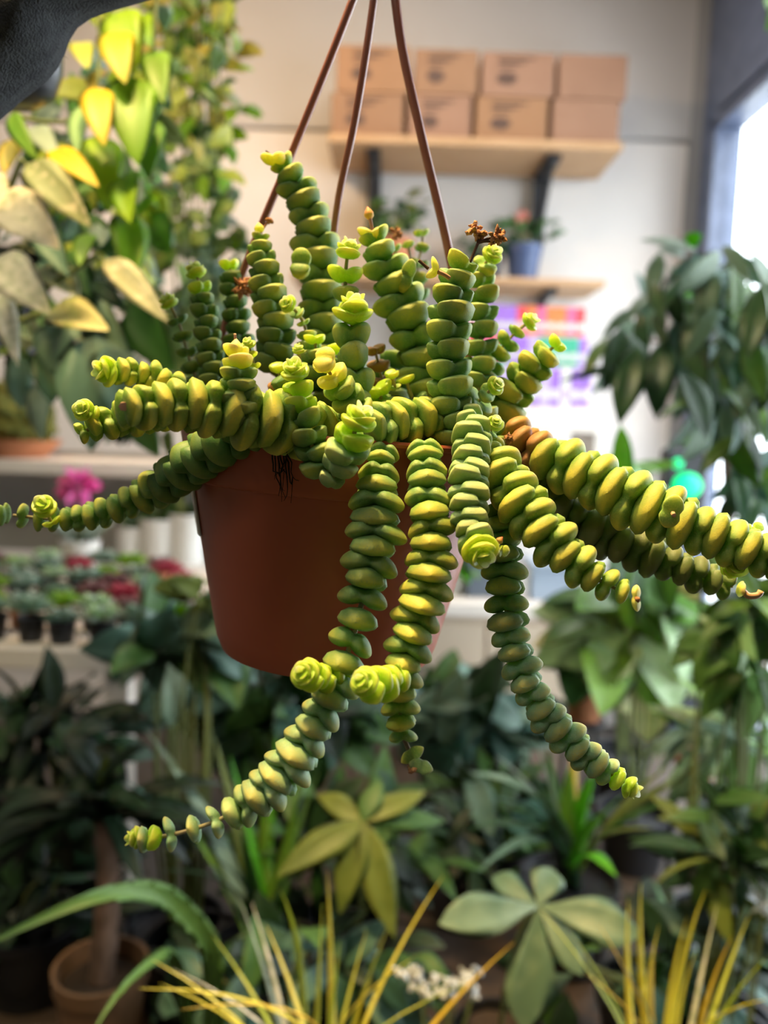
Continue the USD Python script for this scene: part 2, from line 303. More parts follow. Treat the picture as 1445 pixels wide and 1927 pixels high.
def shoot(pts, mt, tip='rosette', phase=0.2, point=0.8, lens=0.75, cup=0.28, wide=.88, tipmat='fresh', stem='stem', over=(), nfresh=0, start=0.0, thick=1.0, flat=.8):
    """one stem with its leaf pairs. pts: (px, py, depth, leaf pair width in px[, spacing in px]) from base to tip"""
    r = np.random.default_rng(abs(hash((pts[0][0], pts[0][1], pts[-1][0]))) % 2 ** 31)
    C = np.array([P(a[0], a[1], a[2]) for a in pts]); n = 240
    s = np.r_[0, np.cumsum(np.linalg.norm(np.diff(C, axis=0), axis=1))]
    u = np.linspace(0, s[-1], n); cv = PchipInterpolator(s, C, axis=0)(u)
    ker = np.ones(25) / 25; pad = np.vstack([np.repeat(cv[:1], 12, 0) - (cv[1] - cv[0]) * np.arange(12, 0, -1)[:, None], cv, np.repeat(cv[-1:], 12, 0) + (cv[-1] - cv[-2]) * np.arange(1, 13)[:, None]])
    cv = np.stack([np.convolve(pad[:, k], ker, 'valid') for k in range(3)], 1)
    tg = np.gradient(cv, axis=0); tg /= np.linalg.norm(tg, axis=1, keepdims=True)
    wd = np.interp(u, s, [a[3] * a[2] / FP for a in pts]); sp = np.interp(u, s, [(a[4] if len(a) > 4 else .275 * a[3]) * a[2] / FP for a in pts])
    st = plant.part('stem', tube(cv[::8], np.clip(wd[::8] * .055, .0007, .0022), 8), M[stem])
    l, k, slot = start * s[-1], 0, []
    while l < s[-1] - .2 * sp[-1]:
        slot.append(l); l += np.interp(l, u, sp)
    slot = [start * s[-1] + (x - start * s[-1]) * (1 - start) * s[-1] / max(1e-6, slot[-1] - start * s[-1]) for x in slot] if len(slot) > 1 else slot
    view = lambda p: nz(p - CAM)
    for k, l in enumerate(slot):
        i = min(n - 1, int(l / s[-1] * (n - 1))); o, T = cv[i], tg[i]
        X = np.cross(T, view(o)); X = nz(X if np.linalg.norm(X) > .15 else np.cross(T, V(0, 0, 1))); Y = np.cross(T, X)
        last = len(slot) - 1 - k
        ang = phase + k * PI / 2 + r.normal(0, .09); A = math.cos(ang) * X + math.sin(ang) * Y
        w, q = wd[i] * r.uniform(.95, 1.06), sp[i]
        mm = mt
        for lo, hi, name in over:
            if lo <= k < hi: mm = name
        if last < nfresh: mm = tipmat
        if last == 0 and tip == 'rosette':
            v, f, m = rosette(o, T, A, w * .5, 4, True, r)
            plant.part('rosette', (v, f), M[tipmat], under=st, attr=m, label='bright young leaf rosette at the tip of a stem' if tipmat == 'fresh' else None); continue
        c = cup
        if last == 0 and tip == 'cap': mm, c, w = tipmat, cup + .12, w * .85
        th = min(.5 * q * 1.42, (.215 if q < .5 * w else .15) * w) * thick
        v, f, m = leaf_pair(o, T, A, w * .5, w * .5 * wide * r.uniform(.94, 1.06), th, c, point, lens, .34, r, flat)
        PAIRS.append((w * FP / np.linalg.norm(o - CAM), st, (v, f), m, M[mm]))
    return st, cv, tg
def stalk(pts, mt='pink_stem', r=.0008, under=None):
    return plant.part('flower_stalk', tube(curve([P(*p) for p in pts], 10), r, 6), M[mt], under=under)
def bud(p0, p1, w, mt='bud', under=None):
    a, b = P(*p0), P(*p1); T = nz(b - a); x, _ = frame_of(T); L = np.linalg.norm(b - a); r = w / 2 / FP * p0[2]
    prof = [(0, 0), (r * .5, L * .04), (r * .95, L * .25), (r, L * .42), (r * .7, L * .65), (r * .25, L * .88), (0, L)]
    v, f = lathe(prof, a, T, 10); m = np.repeat([0, 0, .1, .3, .6, .9, 1], 10)
    plant.part('flower_bud', (v, f), M[mt], under=under, attr=m)
def dried(px, py, d, rad, n=14, under=None, seed=0):
    r = np.random.default_rng(seed); c = P(px, py, d); ms = []
    for k in range(n):
        q = nz(r.normal(size=3)); o = c + q * rad / FP * d * r.uniform(.1, .8)
        ms.append(tube([o, o + q * rad * .3 / FP * d, o + (q + .5 * r.normal(size=3)) * rad * .55 / FP * d], [.0002, .0011, .0002], 5)); ms.append(blob(o, .0009, k, .3, 1))
    plant.part('dried_flower', join(ms), M['dry'], under=under, kind='stuff', label='withered brown flower cluster')

# --- upright shoots at the back
s1, *_ = shoot([(612, 700, .385, 84, 27), (604, 560, .385, 92, 30), (598, 470, .385, 94, 28), (580, 400, .383, 86, 25), (553, 340, .38, 74, 24), (534, 310, .378, 62, 24)], 'jade', 'cap', .15, .6, .35, .2, tipmat='gold')
v, f, m = leaf_pair(P(516, 300, .374), nz(V(-.3, -.2, 1)), V(1, 0, .12), .0058, .0048, .003, .2, .5, .3); plant.part('leaf_pair', (v, f), M['yellow'], under=s1, attr=m)
stalk([(514, 296, .374), (506, 288, .374), (500, 284, .374)], 'dry_dark', .0004, s1); stalk([(545, 300, .378), (546, 290, .378)], 'dry_dark', .0004, s1)
v, f, m = leaf_pair(P(566, 500, .368), nz(V(0, -.6, .4)), nz(V(.05, .2, 1)), .008, .0055, .003, .2, .3, .3); plant.part('leaf_pair', (v, f), M['gold'], under=s1, attr=m)
s2, *_ = shoot([(512, 690, .368, 84, 26), (520, 620, .367, 86, 25), (505, 550, .366, 78, 23), (496, 500, .366, 68, 21), (489, 466, .366, 54, 20), (489, 447, .366, 40, 18)], 'jade', 'cap', .5, .6, .4, .2, tipmat='gold', over=((0, 3, 'deep'),))
stalk([(489, 446, .366), (489, 432, .366)], 'pink_stem', .0007, s2); bud((489, 438, .366), (486, 418, .366), 20, 'yellow', s2); stalk([(490, 438, .366), (505, 416, .366)], 'dry', .0005, s2); dried(506, 415, .366, 6, 6, s2, 3)
shoot([(580, 700, .36, 70, 20), (577, 630, .36, 44, 24), (572, 610, .36, 30, 22), (545, 575, .352, 36, 20)], 'jade', 'rosette', .4, .5, .3, .2)
s3, *_ = shoot([(672, 800, .335, 80, 34), (668, 700, .335, 80, 36), (662, 640, .335, 78, 36), (664, 590, .333, 72, 34)], 'jade', 'none', .1, .85, .6, .3, wide=.85, nfresh=1, tipmat='fresh', thick=1.55)
shoot([(664, 596, .331, 76, 26), (665, 566, .329, 64, 26)], 'fresh', 'rosette', .1, .7, .5, .3)
shoot([(655, 590, .345, 60, 30), (650, 525, .343, 70, 34), (654, 480, .341, 58, 28)], 'jade', 'rosette', .1, .7, .5, .32, nfresh=2)
s4, *_ = shoot([(808, 770, .365, 92, 30), (786, 660, .362, 100, 34), (765, 590, .36, 106, 33), (738, 530, .358, 96, 30), (716, 480, .356, 80, 26), (705, 448, .355, 66, 22)], 'jade', 'cap', .25, .6, .35, .18, tipmat='gold')
v, f, m = leaf_pair(P(700, 441, .353), nz(V(-.1, -.3, 1)), V(1, 0, .1), .0062, .004, .0026, .35, .8, .4); plant.part('leaf_pair', (v, f), M['yellow'], under=s4, attr=m)
stalk([(702, 442, .352), (699, 425, .352), (696, 408, .352)], 'pink_stem', .0009, s4); bud((696, 413, .352), (691, 388, .352), 19, 'bud', s4)
v, f, m = leaf_pair(P(764, 524, .35), nz(V(.2, -.5, .5)), nz(V(.3, 0, 1)), .007, .005, .003, .2, .4, .3); plant.part('leaf_pair', (v, f), M['gold'], under=s4, attr=m)
s5, *_ = shoot([(858, 830, .325, 84, 30), (848, 740, .324, 98, 34), (844, 650, .323, 98, 33), (849, 580, .322, 94, 32), (857, 530, .321, 84, 26), (868, 500, .320, 78, 22)], 'jade', 'cap', .62, .75, .6, .22, tipmat='gold', wide=.92)
bs = stalk([(884, 494, .318), (892, 475, .318), (899, 458, .318)], 'dry_dark', .0007, s5)
for x, y in ((893, 424), (905, 444), (930, 450), (941, 438)):
    stalk([(899, 458, .318), ((899 + x) / 2 + 2, (458 + y) / 2, .318), (x, y + 6, .318)], 'dry_dark', .00055, s5)
dried(893, 432, .318, 15, 22, s5, 1); dried(908, 440, .318, 8, 9, s5, 7); dried(931, 446, .318, 14, 18, s5, 2); dried(943, 444, .318, 11, 12, s5, 5)
stalk([(846, 524, .312), (830, 514, .311), (818, 510, .311)], 'pink_stem', .0009, s5); stalk([(806, 506, .311), (794, 495, .311), (788, 490, .311)], 'dry_dark', .0007, s5)
v, f, m = leaf_pair(P(818, 508, .311), nz(V(-1, -.2, .5)), nz(V(.3, -.3, 1)), .0044, .003, .0018, .5, .7, .3); plant.part('leaf_pair', (v, f), M['yellow'], under=s5, attr=m)
shoot([(900, 720, .36, 74, 30), (905, 640, .36, 76, 30), (908, 570, .36, 72, 28), (904, 520, .36, 62, 24), (914, 494, .356, 50, 20), (923, 482, .353, 42, 18)], 'jade', 'rosette', .7, .8, .6, .22, over=((5, 8, 'gold'),))
for pp in ([(790, 620, .43, 54, 26), (784, 540, .43, 50, 26), (788, 490, .43, 40, 24), (795, 462, .43, 34, 24), (794, 440, .43, 32, 22)], [(760, 590, .43, 44, 26), (756, 520, .43, 38, 26), (742, 470, .43, 34, 22)], [(775, 500, .425, 34, 22), (768, 462, .425, 32, 20)]):
    shoot(pp, 'jade', 'none', .3, .4, .3, .25)
dried(746, 438, .42, 11, 12, None, 9)
# --- small shoots on the left at the back
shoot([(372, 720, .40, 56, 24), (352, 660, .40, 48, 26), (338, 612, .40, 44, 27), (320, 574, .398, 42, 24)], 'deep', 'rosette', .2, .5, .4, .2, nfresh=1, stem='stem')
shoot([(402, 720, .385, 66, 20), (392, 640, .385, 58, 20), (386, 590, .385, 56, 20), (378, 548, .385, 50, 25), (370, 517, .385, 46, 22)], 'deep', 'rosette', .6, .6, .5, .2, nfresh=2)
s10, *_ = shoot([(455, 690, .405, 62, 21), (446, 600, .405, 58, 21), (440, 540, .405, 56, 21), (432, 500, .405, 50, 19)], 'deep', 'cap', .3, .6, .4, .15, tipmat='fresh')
stalk([(490, 556, .385), (472, 548, .384), (458, 540, .383)], 'stem_grey', .0005, s10); dried(457, 540, .383, 17, 34, s10, 4)
# --- long shoot reaching left, and its side shoots
s11, *_ = shoot([(600, 815, .322, 120, 33), (562, 806, .304, 124, 33), (530, 798, .296, 130, 33), (470, 784, .290, 130, 32), (410, 768, .285, 118, 31), (340, 762, .280, 112, 30), (285, 766, .275, 102, 28), (244, 768, .270, 86, 26)], 'gold', 'none', .25, .6, .4, .12, wide=.98)
stalk([(236, 764, .2665), (232, 765, .264)], 'pink_stem', .0016, s11)
s11b, *_ = shoot([(452, 792, .286, 88, 21), (448, 730, .284, 80, 20), (447, 690, .283, 68, 19), (446, 664, .283, 58, 20)], 'jade', 'cap', .5, .7, .5, .2, nfresh=2, tipmat='yellow')
bud((444, 668, .282), (444, 636, .282), 30, 'yellow', s11b); stalk([(444, 650, .282), (442, 628, .282)], 'pink_stem', .0005, s11b)
shoot([(478, 690, .33, 30, 18), (472, 666, .33, 34, 18), (468, 650, .328, 28, 16)], 'fresh', 'rosette', .3)
shoot([(310, 772, .335, 88, 25), (265, 782, .33, 86, 24), (215, 790, .325, 76, 23), (180, 802, .322, 62, 20), (156, 814, .32, 52, 18)], 'gold', 'cap', .4, .4, .3, .1, tipmat='gold', over=((5, 9, 'gold'),))
shoot([(184, 790, .322, 40, 14), (172, 780, .32, 48, 14), (160, 772, .316, 46, 14)], 'fresh', 'rosette', .2, .6, .4, .2)
shoot([(330, 728, .35, 64, 20), (285, 708, .348, 56, 20), (240, 700, .343, 60, 20), (208, 698, .338, 66, 20)], 'gold', 'rosette', .3, .6, .4, .2, nfresh=1)
s14, *_ = shoot([(470, 806, .308, 96, 30), (420, 832, .313, 100, 33), (380, 858, .323, 98, 33), (342, 888, .335, 90, 31), (300, 916, .344, 78, 29), (255, 942, .346, 70, 25), (205, 962, .346, 60, 23), (160, 973, .346, 54, 22), (122, 978, .346, 52, 24), (85, 976, .345, 56, 34), (45, 972, .345, 50, 34), (8, 968, .345, 44, 26)], 'jade', 'none', 1.25, .5, .4, .1, wide=1.02, over=((0, 9, 'deep'),), flat=.35)
shoot([(98, 985, .34, 40, 20), (90, 968, .338, 56, 20), (84, 955, .334, 52, 16)], 'fresh', 'rosette', .2, .7, .5, .3)
# --- front shoots over the rim
s15, *_ = shoot([(600, 880, .296, 84, 28), (584, 830, .293, 84, 29), (572, 784, .293, 76, 30), (562, 736, .293, 72, 30), (556, 706, .290, 58, 26)], 'jade', 'rosette', .75, .8, .5, .3, nfresh=3)
s16, *_ = shoot([(690, 800, .315, 90, 25), (660, 756, .309, 84, 24), (634, 722, .304, 76, 23), (613, 690, .30, 56, 22)], 'jade', 'cap', .5, .65, .45, .25, nfresh=2, tipmat='yellow')
v, f, m = leaf_pair(P(611, 677, .296), nz(V(-.2, -.75, .6)), nz(V(.2, .5, 1)), .0052, .0045, .0022, .1, .6, .4); plant.part('leaf_pair', (v, f), M['yellow'], under=s16, attr=m)
s17, *_ = shoot([(622, 905, .291, 64, 30), (640, 872, .288, 92, 30), (658, 836, .284, 92, 30), (672, 800, .281, 76, 22)], 'pale', 'rosette', .78, .85, .6, .3, nfresh=2)
shoot([(858, 786, .335, 84, 28), (820, 786, .328, 98, 29), (772, 794, .32, 108, 30), (726, 800, .312, 112, 30), (698, 806, .306, 96, 28)], 'jade', 'none', .35, .75, .6, .2, wide=.85, over=((2, 6, 'gold'),))
# --- hanging in front of the pot
s19, *_ = shoot([(722, 850, .302, 56, 26), (712, 886, .296, 86, 27), (708, 940, .292, 112, 28), (704, 1000, .29, 118, 29), (698, 1060, .288, 110, 31), (684, 1112, .287, 92, 38), (676, 1160, .286, 100, 42), (664, 1206, .285, 92, 42), (644, 1250, .283, 96, 36), (634, 1296, .281, 92, 30), (604, 1344, .279, 90, 27), (574, 1396, .277, 98, 27), (540, 1446, .275, 106, 25), (500, 1490, .273, 96, 26), (456, 1522, .272, 80, 34), (402, 1548, .271, 66, 44), (356, 1564, .270, 66, 46), (312, 1574, .269, 66, 44), (272, 1580, .268, 58, 34)], 'jade', 'none', .1, .72, .5, .2, wide=.92, over=((14, 40, 'blue'), (24, 26, 'pale')), flat=.35)
shoot([(292, 1578, .268, 60, 18), (276, 1576, .2675, 62, 18), (262, 1576, .267, 46, 16)], 'fresh', 'rosette', 1.3, .5, .3, .3)
shoot([(652, 1262, .283, 50, 24), (615, 1276, .276, 66, 22), (594, 1274, .270, 70, 20), (578, 1270, .264, 62, 18)], 'fresh', 'rosette', .3, .6, .45, .25, thick=.9)
shoot([(756, 1272, .275, 60, 24), (722, 1286, .268, 84, 22), (702, 1290, .261, 80, 20), (688, 1286, .256, 62, 16)], 'fresh', 'rosette', .6, .6, .45, .25, thick=.9)
s20, *_ = shoot([(800, 846, .306, 76, 26), (802, 890, .298, 92, 28), (806, 950, .292, 96, 29), (812, 1010, .289, 98, 28), (808, 1070, .287, 108, 28), (796, 1130, .285, 106, 28), (778, 1190, .283, 98, 28), (760, 1240, .281, 90, 27), (752, 1290, .28, 76, 26), (752, 1340, .279, 72, 26), (758, 1384, .278, 54, 26)], 'gold', 'none', .05, .72, .5, .2, wide=.92, over=((0, 5, 'jade'), (14, 15, 'jade'), (20, 30, 'jade')), flat=.35)
stalk([(758, 1384, .278), (766, 1404, .277), (778, 1432, .276)], 'stem_grey', .0009, s20)
for (x, y, a, mt) in ((774, 1420, .6, 'gold'), (790, 1442, -.35, 'pale')):
    v, f, m = leaf_pair(P(x, y, .275), nz(V(.35, -.8, .3)), nz(V(math.cos(a), .1, math.sin(-a) * -1)), .0046, .0029, .0014, .25, .8, .4); plant.part('leaf_pair', (v, f), M[mt], under=s20, attr=m)
dried(775, 1449, .274, 9, 9, s20, 12)
s21, *_ = shoot([(884, 780, .318, 60, 24), (888, 820, .306, 84, 25), (886, 870, .297, 92, 24), (882, 920, .291, 90, 24), (882, 965, .287, 86, 23), (890, 1005, .283, 80, 22), (900, 1030, .278, 78, 20)], 'pale', 'rosette', .7, .8, .75, .15, nfresh=1, wide=.9)
shoot([(930, 1030, .287, 30, 16), (944, 1036, .284, 34, 16)], 'fresh', 'cap', .4, .6, .4, .3); bud((936, 1022, .283), (946, 1010, .283), 14, 'bud')
s22, *_ = shoot([(940, 960, .31, 66, 27), (946, 1030, .307, 84, 29), (950, 1096, .305, 88, 31), (953, 1150, .304, 86, 31), (966, 1214, .302, 80, 28), (984, 1272, .30, 78, 26), (1016, 1330, .299, 78, 25), (1060, 1380, .298, 76, 24), (1106, 1424, .297, 72, 23), (1148, 1456, .296, 60, 22), (1180, 1478, .295, 46, 20)], 'blue', 'rosette', .25, .6, .4, .12, wide=.92, nfresh=2, over=((0, 7, 'jade'),), flat=.35)
s23, *_ = shoot([(918, 846, .318, 70, 28), (936, 884, .308, 104, 30), (968, 928, .30, 112, 31), (1004, 976, .294, 108, 31), (1046, 1026, .29, 100, 30), (1090, 1066, .287, 88, 29), (1134, 1096, .285, 72, 27), (1170, 1112, .283, 58, 24)], 'gold', 'none', .25, .55, .4, .1, wide=.92, flat=.35)
v, f, m = leaf_pair(P(1196, 1124, .28), nz(V(.75, -.6, -.1)), nz(V(.15, .1, 1)), .0048, .003, .0013, .1, .4, .3); plant.part('leaf_pair', (v, f), M['yellow'], under=s23, attr=m)
dried(1199, 1128, .2775, 3, 4, s23, 13)
s24, *_ = shoot([(964, 818, .345, 80, 30), (1000, 846, .338, 92, 32), (1060, 876, .33, 108, 33), (1130, 910, .322, 118, 34), (1200, 944, .315, 124, 34), (1260, 974, .31, 118, 32), (1320, 998, .306, 104, 30), (1380, 1020, .303, 98, 29), (1440, 1048, .30, 96, 28), (1490, 1070, .298, 80, 26)], 'gold', 'none', .2, .55, .4, .1, wide=.92, over=((0, 3, 'russet'),), flat=.35)
v, f, m = leaf_pair(P(1262, 962, .296), nz(V(-.1, -1, -.2)), nz(V(.3, 0, 1)), .0062, .0045, .0018, .1, .4, .3); plant.part('leaf_pair', (v, f), M['gold'], under=s24, attr=m)
stalk([(1266, 966, .294), (1268, 970, .291)], 'pink_stem', .0009, s24)
s25, *_ = shoot([(985, 900, .35, 100, 30), (1040, 950, .345, 104, 31), (1110, 990, .34, 108, 31), (1180, 1024, .336, 100, 30), (1240, 1052, .333, 88, 28), (1300, 1076, .331, 80, 28), (1350, 1094, .33, 66, 27), (1392, 1108, .329, 46, 22)], 'olive', 'cap', .3, .55, .45, .1, wide=.92, tipmat='yellow', flat=.35)
stalk([(1396, 1110, .328), (1412, 1122, .326), (1426, 1120, .326), (1432, 1112, .326)], 'pink_stem', .0013, s25)
shoot([(1370, 1076, .312, 34, 16), (1384, 1066, .304, 46, 16)], 'fresh', 'rosette', .4, .6, .4, .3)
shoot([(1410, 1004, .31, 36, 18), (1424, 996, .306, 34, 16)], 'fresh', 'cap', .4, .6, .4, .3)
# --- right-hand side at the back
shoot([(890, 730, .375, 70, 24), (925, 680, .373, 66, 24), (955, 642, .371, 52, 22), (974, 622, .37, 40, 28), (992, 608, .368, 38, 18)], 'jade', 'rosette', .3, .6, .5, .2)
shoot([(930, 800, .37, 96, 30), (958, 752, .366, 92, 28), (990, 708, .362, 84, 26), (1022, 672, .359, 72, 24), (1046, 648, .357, 54, 20)], 'gold', 'cap', .75, .55, .4, .15, wide=.85)
shoot([(896, 760, .33, 60, 24), (912, 744, .326, 46, 22), (930, 728, .32, 40, 18)], 'jade', 'rosette', .2, .6, .4, .25, nfresh=1)
shoot([(906, 830, .32, 50, 22), (920, 812, .314, 42, 20), (930, 798, .308, 36, 18)], 'jade', 'rosette', .2, .6, .4, .25, nfresh=1)
dried(958, 826, .33, 10, 12, None, 21); dried(976, 792, .36, 14, 10, None, 22)
# --- short shoots in the middle of the pot
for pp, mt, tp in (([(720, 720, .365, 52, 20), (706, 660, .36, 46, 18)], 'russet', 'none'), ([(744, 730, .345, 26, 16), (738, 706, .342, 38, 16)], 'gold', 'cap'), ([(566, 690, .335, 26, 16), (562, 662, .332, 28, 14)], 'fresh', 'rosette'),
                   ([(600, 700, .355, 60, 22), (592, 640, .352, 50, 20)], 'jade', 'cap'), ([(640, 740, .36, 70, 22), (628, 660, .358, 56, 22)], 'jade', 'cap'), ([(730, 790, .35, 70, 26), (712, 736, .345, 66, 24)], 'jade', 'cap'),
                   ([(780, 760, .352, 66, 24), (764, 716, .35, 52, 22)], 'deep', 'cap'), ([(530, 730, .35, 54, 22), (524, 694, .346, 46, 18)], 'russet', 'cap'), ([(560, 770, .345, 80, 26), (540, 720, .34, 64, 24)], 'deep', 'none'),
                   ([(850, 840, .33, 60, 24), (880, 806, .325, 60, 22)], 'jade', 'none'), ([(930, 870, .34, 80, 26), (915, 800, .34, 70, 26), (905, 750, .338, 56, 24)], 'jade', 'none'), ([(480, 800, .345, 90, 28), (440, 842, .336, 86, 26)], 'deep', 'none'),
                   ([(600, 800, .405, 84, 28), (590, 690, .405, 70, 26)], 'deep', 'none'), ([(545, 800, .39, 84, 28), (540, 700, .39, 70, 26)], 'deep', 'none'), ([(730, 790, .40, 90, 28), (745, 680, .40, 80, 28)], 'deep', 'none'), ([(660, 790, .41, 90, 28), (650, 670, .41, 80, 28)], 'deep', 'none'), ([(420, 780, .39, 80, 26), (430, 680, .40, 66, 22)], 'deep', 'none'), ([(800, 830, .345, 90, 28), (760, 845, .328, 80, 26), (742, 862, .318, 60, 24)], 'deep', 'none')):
    shoot(pp, mt, tp, .4, .55, .4, .2)
PAIRS.sort(key=lambda a: -a[0])
nsep = 290
for i, (sz, st, ms, m, mt) in enumerate(PAIRS[:nsep]):
    plant.part('leaf_pair', ms, mt, under=st, attr=m)
rest = {}
for sz, st, ms, m, mt in PAIRS[nsep:]: rest.setdefault(str(mt.GetPath()), []).append((ms, m, mt))
for k in rest:
    plant.part('small_leaves', join([a[0] for a in rest[k]]), rest[k][0][2], attr=np.concatenate([a[1] for a in rest[k]]), kind='stuff')
print('leaf pairs', len(PAIRS), 'smallest separate', PAIRS[min(nsep, len(PAIRS)) - 1][0])

# ------------------------------------------------------------------ shelves, boxes and stock on the back wall
def inset(px0, py0, px1, py1, y0, y1, bev=0.0):
    """a box whose face at distance y0 fills that rectangle of the photograph, y1 being its rear"""
    a, b = W(px0, py0, y0), W(px1, py1, y0)
    return (min(a[0], b[0]), y0, min(a[2], b[2])), (max(a[0], b[0]), y1, max(a[2], b[2]))
CB = [plain('cardboard', (0.27, 0.15, 0.085), 0.8, (0.30, 0.17, 0.095), 8), plain('cardboard_warm', (0.30, 0.165, 0.085), 0.8, (0.33, 0.18, 0.095), 8), plain('cardboard_pale', (0.30, 0.17, 0.11), 0.8, (0.32, 0.185, 0.12), 8)]
M['ink'] = plain('box_print', (0.10, 0.06, 0.045), 0.8); M['tape'] = plain('parcel_tape', (0.33, 0.2, 0.12), 0.3)
YS0, YS1 = 3.58, WY - 0.03
zsh = W(900, 262, YS0)[2]; xs0, xs1 = W(618, 260, YS0)[0], W(1170, 266, YS0)[0]
shelf = Thing('high_shelf', 'pine wall shelf carrying the cardboard boxes, on two black brackets', 'shelf', ((xs0 + xs1) / 2, (YS0 + YS1) / 2, zsh))
shelf.part('board', box((xs0, YS0 - .02, zsh - .035), (xs1, YS1, zsh), .003), M['pine'], False)
for px in (703, 1030):
    x = W(px, 330, YS1 - .2)[0]
    br = shelf.part('bracket', join([box((x - .03, YS0 + .04, zsh - .06), (x + .03, YS1 - .01, zsh - .034)), box((x - .03, YS1 - .03, zsh - .36), (x + .03, YS1, zsh - .034))]), M['black'], False, label='black steel shelf bracket')
    bx = [V(x, YS0 + .1, zsh - .05), V(x, YS1 - .03, zsh - .3)]; shelf.part('brace', tube(bx, .016, 6), M['black'], under=br)
cols = [(632, 770, 85, 170), (778, 898, 92, 174), (905, 1042, 98, 178), (1050, 1178, 102, 182)]
ord4 = ['first', 'second', 'third', 'fourth']
zb = zsh
for c, (a, b, t, m) in enumerate(cols):
    for row in (0, 1):
        wx0, wx1 = W(a - (8 if row == 0 else 0), 180, YS0 + .02)[0], W(b - (10 if row == 0 else 0), 180, YS0 + .02)[0]
        ztop, zmid = W((a + b) / 2, t, YS0 + .02)[2], W((a + b) / 2, m + 4, YS0 + .02)[2]
        z0, z1 = (zsh + .001, zmid - .002) if row == 0 else (zmid, ztop)
        B = Thing('cardboard_box', f'brown cardboard box, {ord4[c]} from the left in the {"lower" if row == 0 else "upper"} row on the high pine shelf', 'box', ((wx0 + wx1) / 2, YS0 + .2, z0), 'cardboard boxes on the high shelf')
        mm = CB[(c * 2 + row) % 3] if c < 3 else CB[2]
        B.part('carton', box((wx0, YS0 + .02, z0), (wx1, YS0 + .33, z1), .004), mm, False)
        xm = (wx0 + wx1) / 2
        B.part('tape', box((wx0 + .01, YS0 + .165, z1 - .0005), (wx1 - .01, YS0 + .215, z1 + .0008)), M['tape'], False)
        if c < 3:
            hgt, wdt = z1 - z0, wx1 - wx0
            pr = [box((wx0 + wdt * .22, YS0 + .0185, z0 + hgt * f), (wx0 + wdt * (.72 - .12 * i), YS0 + .0202, z0 + hgt * (f + .05))) for i, f in enumerate((.84, .74, .64))]
            pr.append(blob((wx0 + wdt * .34, YS0 + .0196, z0 + hgt * .40), (wdt * .14, .0012, hgt * .15), c, .3))
            B.part('printed_mark', join(pr), M['ink'], False)
# lower shelf with potted plants and the stock beneath it
YL0 = 3.62
zl = W(1040, 524, YL0)[2]; xa, xb = W(930, 524, YL0)[0], W(1140, 524, YL0)[0]
sh2 = Thing('low_shelf', 'narrow pine shelf under the cardboard boxes, beside the big potted fig', 'shelf', ((xa + xb) / 2, 3.8, zl))
sh2.part('board', box((xa - .9, YL0, zl - .03), (xb, YS1, zl), .003), M['pine'], False)
for px in (1024, 760):
    x = W(px, 560, YS1 - .1)[0]
    sh2.part('bracket', join([box((x - .022, YL0 + .05, zl - .055), (x + .022, YS1, zl - .03)), box((x - .022, YS1 - .03, zl - .26), (x + .022, YS1, zl - .03))]), M['black'], False)

# ------------------------------------------------------------------ leaves
SH = {
    'ovate': lambda s: np.where(s < .12, .06, 1.0) * np.clip(np.sin(PI * np.clip((s - .10) / .9, 0, 1) ** .72), 0, 1) ** .8 + .03 * (s < .14),
    'heart': lambda s: np.clip(np.sin(PI * np.clip((s - .06) / .94, 0, 1) ** .62), 0, 1) ** .68 + .03 * (s < .1),
    'lance': lambda s: np.sin(PI * np.clip(s, 0, 1) ** .85) ** .9 + .03 * (s < .05),
    'obovate': lambda s: np.sin(PI * np.clip(s, 0, 1) ** 1.5) ** .8 * .98 + .04 * (s < .12),
    'strap': lambda s: np.clip(.55 + 1.0 * s, 0, 1) * np.clip((1 - s) * 3.2, 0, 1) ** .75,
    'blade': lambda s: np.clip(.7 + .8 * s, 0, 1) * np.clip((1 - s) * 1.6, 0, 1) ** .8,
}
def leaf(b, t, w, n=None, sag=0.0, shape='ovate', seg=9, fold=.25, th=.0005, wave=0.0, r=rng):
    """one leaf from its base b to its tip t, w wide, upper side towards n; a thin closed solid with a keeled midrib"""
    b, t = np.asarray(b, float), np.asarray(t, float); L = np.linalg.norm(t - b); d = (t - b) / L
    if n is None: n = nz(nz(CAM - b) * .7 + V(0, 0, .6) + r.normal(0, .35, 3))
    n = nz(n - d * (n @ d)); sd = np.cross(d, n)
    s = np.linspace(0, 1, seg + 1); q = SH[shape](s) * w / 2; q[-1] = max(q[-1], w * .012)
    c = b + s[:, None] * (t - b) + n * (sag * L * 4 * s * (1 - s))[:, None] + n * (wave * L * np.sin(s * 9))[:, None]
    k = np.array([-1, -.5, 0, .5, 1, .5, 0, -.5]); z = np.array([fold, fold * .55, 0, fold * .55, fold, fold * .55, 0, fold * .55])
    o = np.array([0, 1, 1.6, 1, 0, -1, -1.6, -1]) * th
    v = c[:, None] + (q[:, None] * k)[..., None] * sd + (q[:, None] * z + o * np.minimum(1, q[:, None] / (w * .1)))[..., None] * n
    return v.reshape(-1, 3), grid_faces(seg + 1, 8)
def lpx(th, b, t, w, mt, n=None, sag=.06, shape='ovate', under=None, seg=9, name='leaf', fold=.25, **k):
    """leaf from b to t, each (px, py, depth); w in px"""
    w = w * (b[2] + t[2]) / 2 / FP
    return th.part(name, leaf(P(*b), P(*t), w, n, sag, shape, seg, fold, **k), mt, under=under)
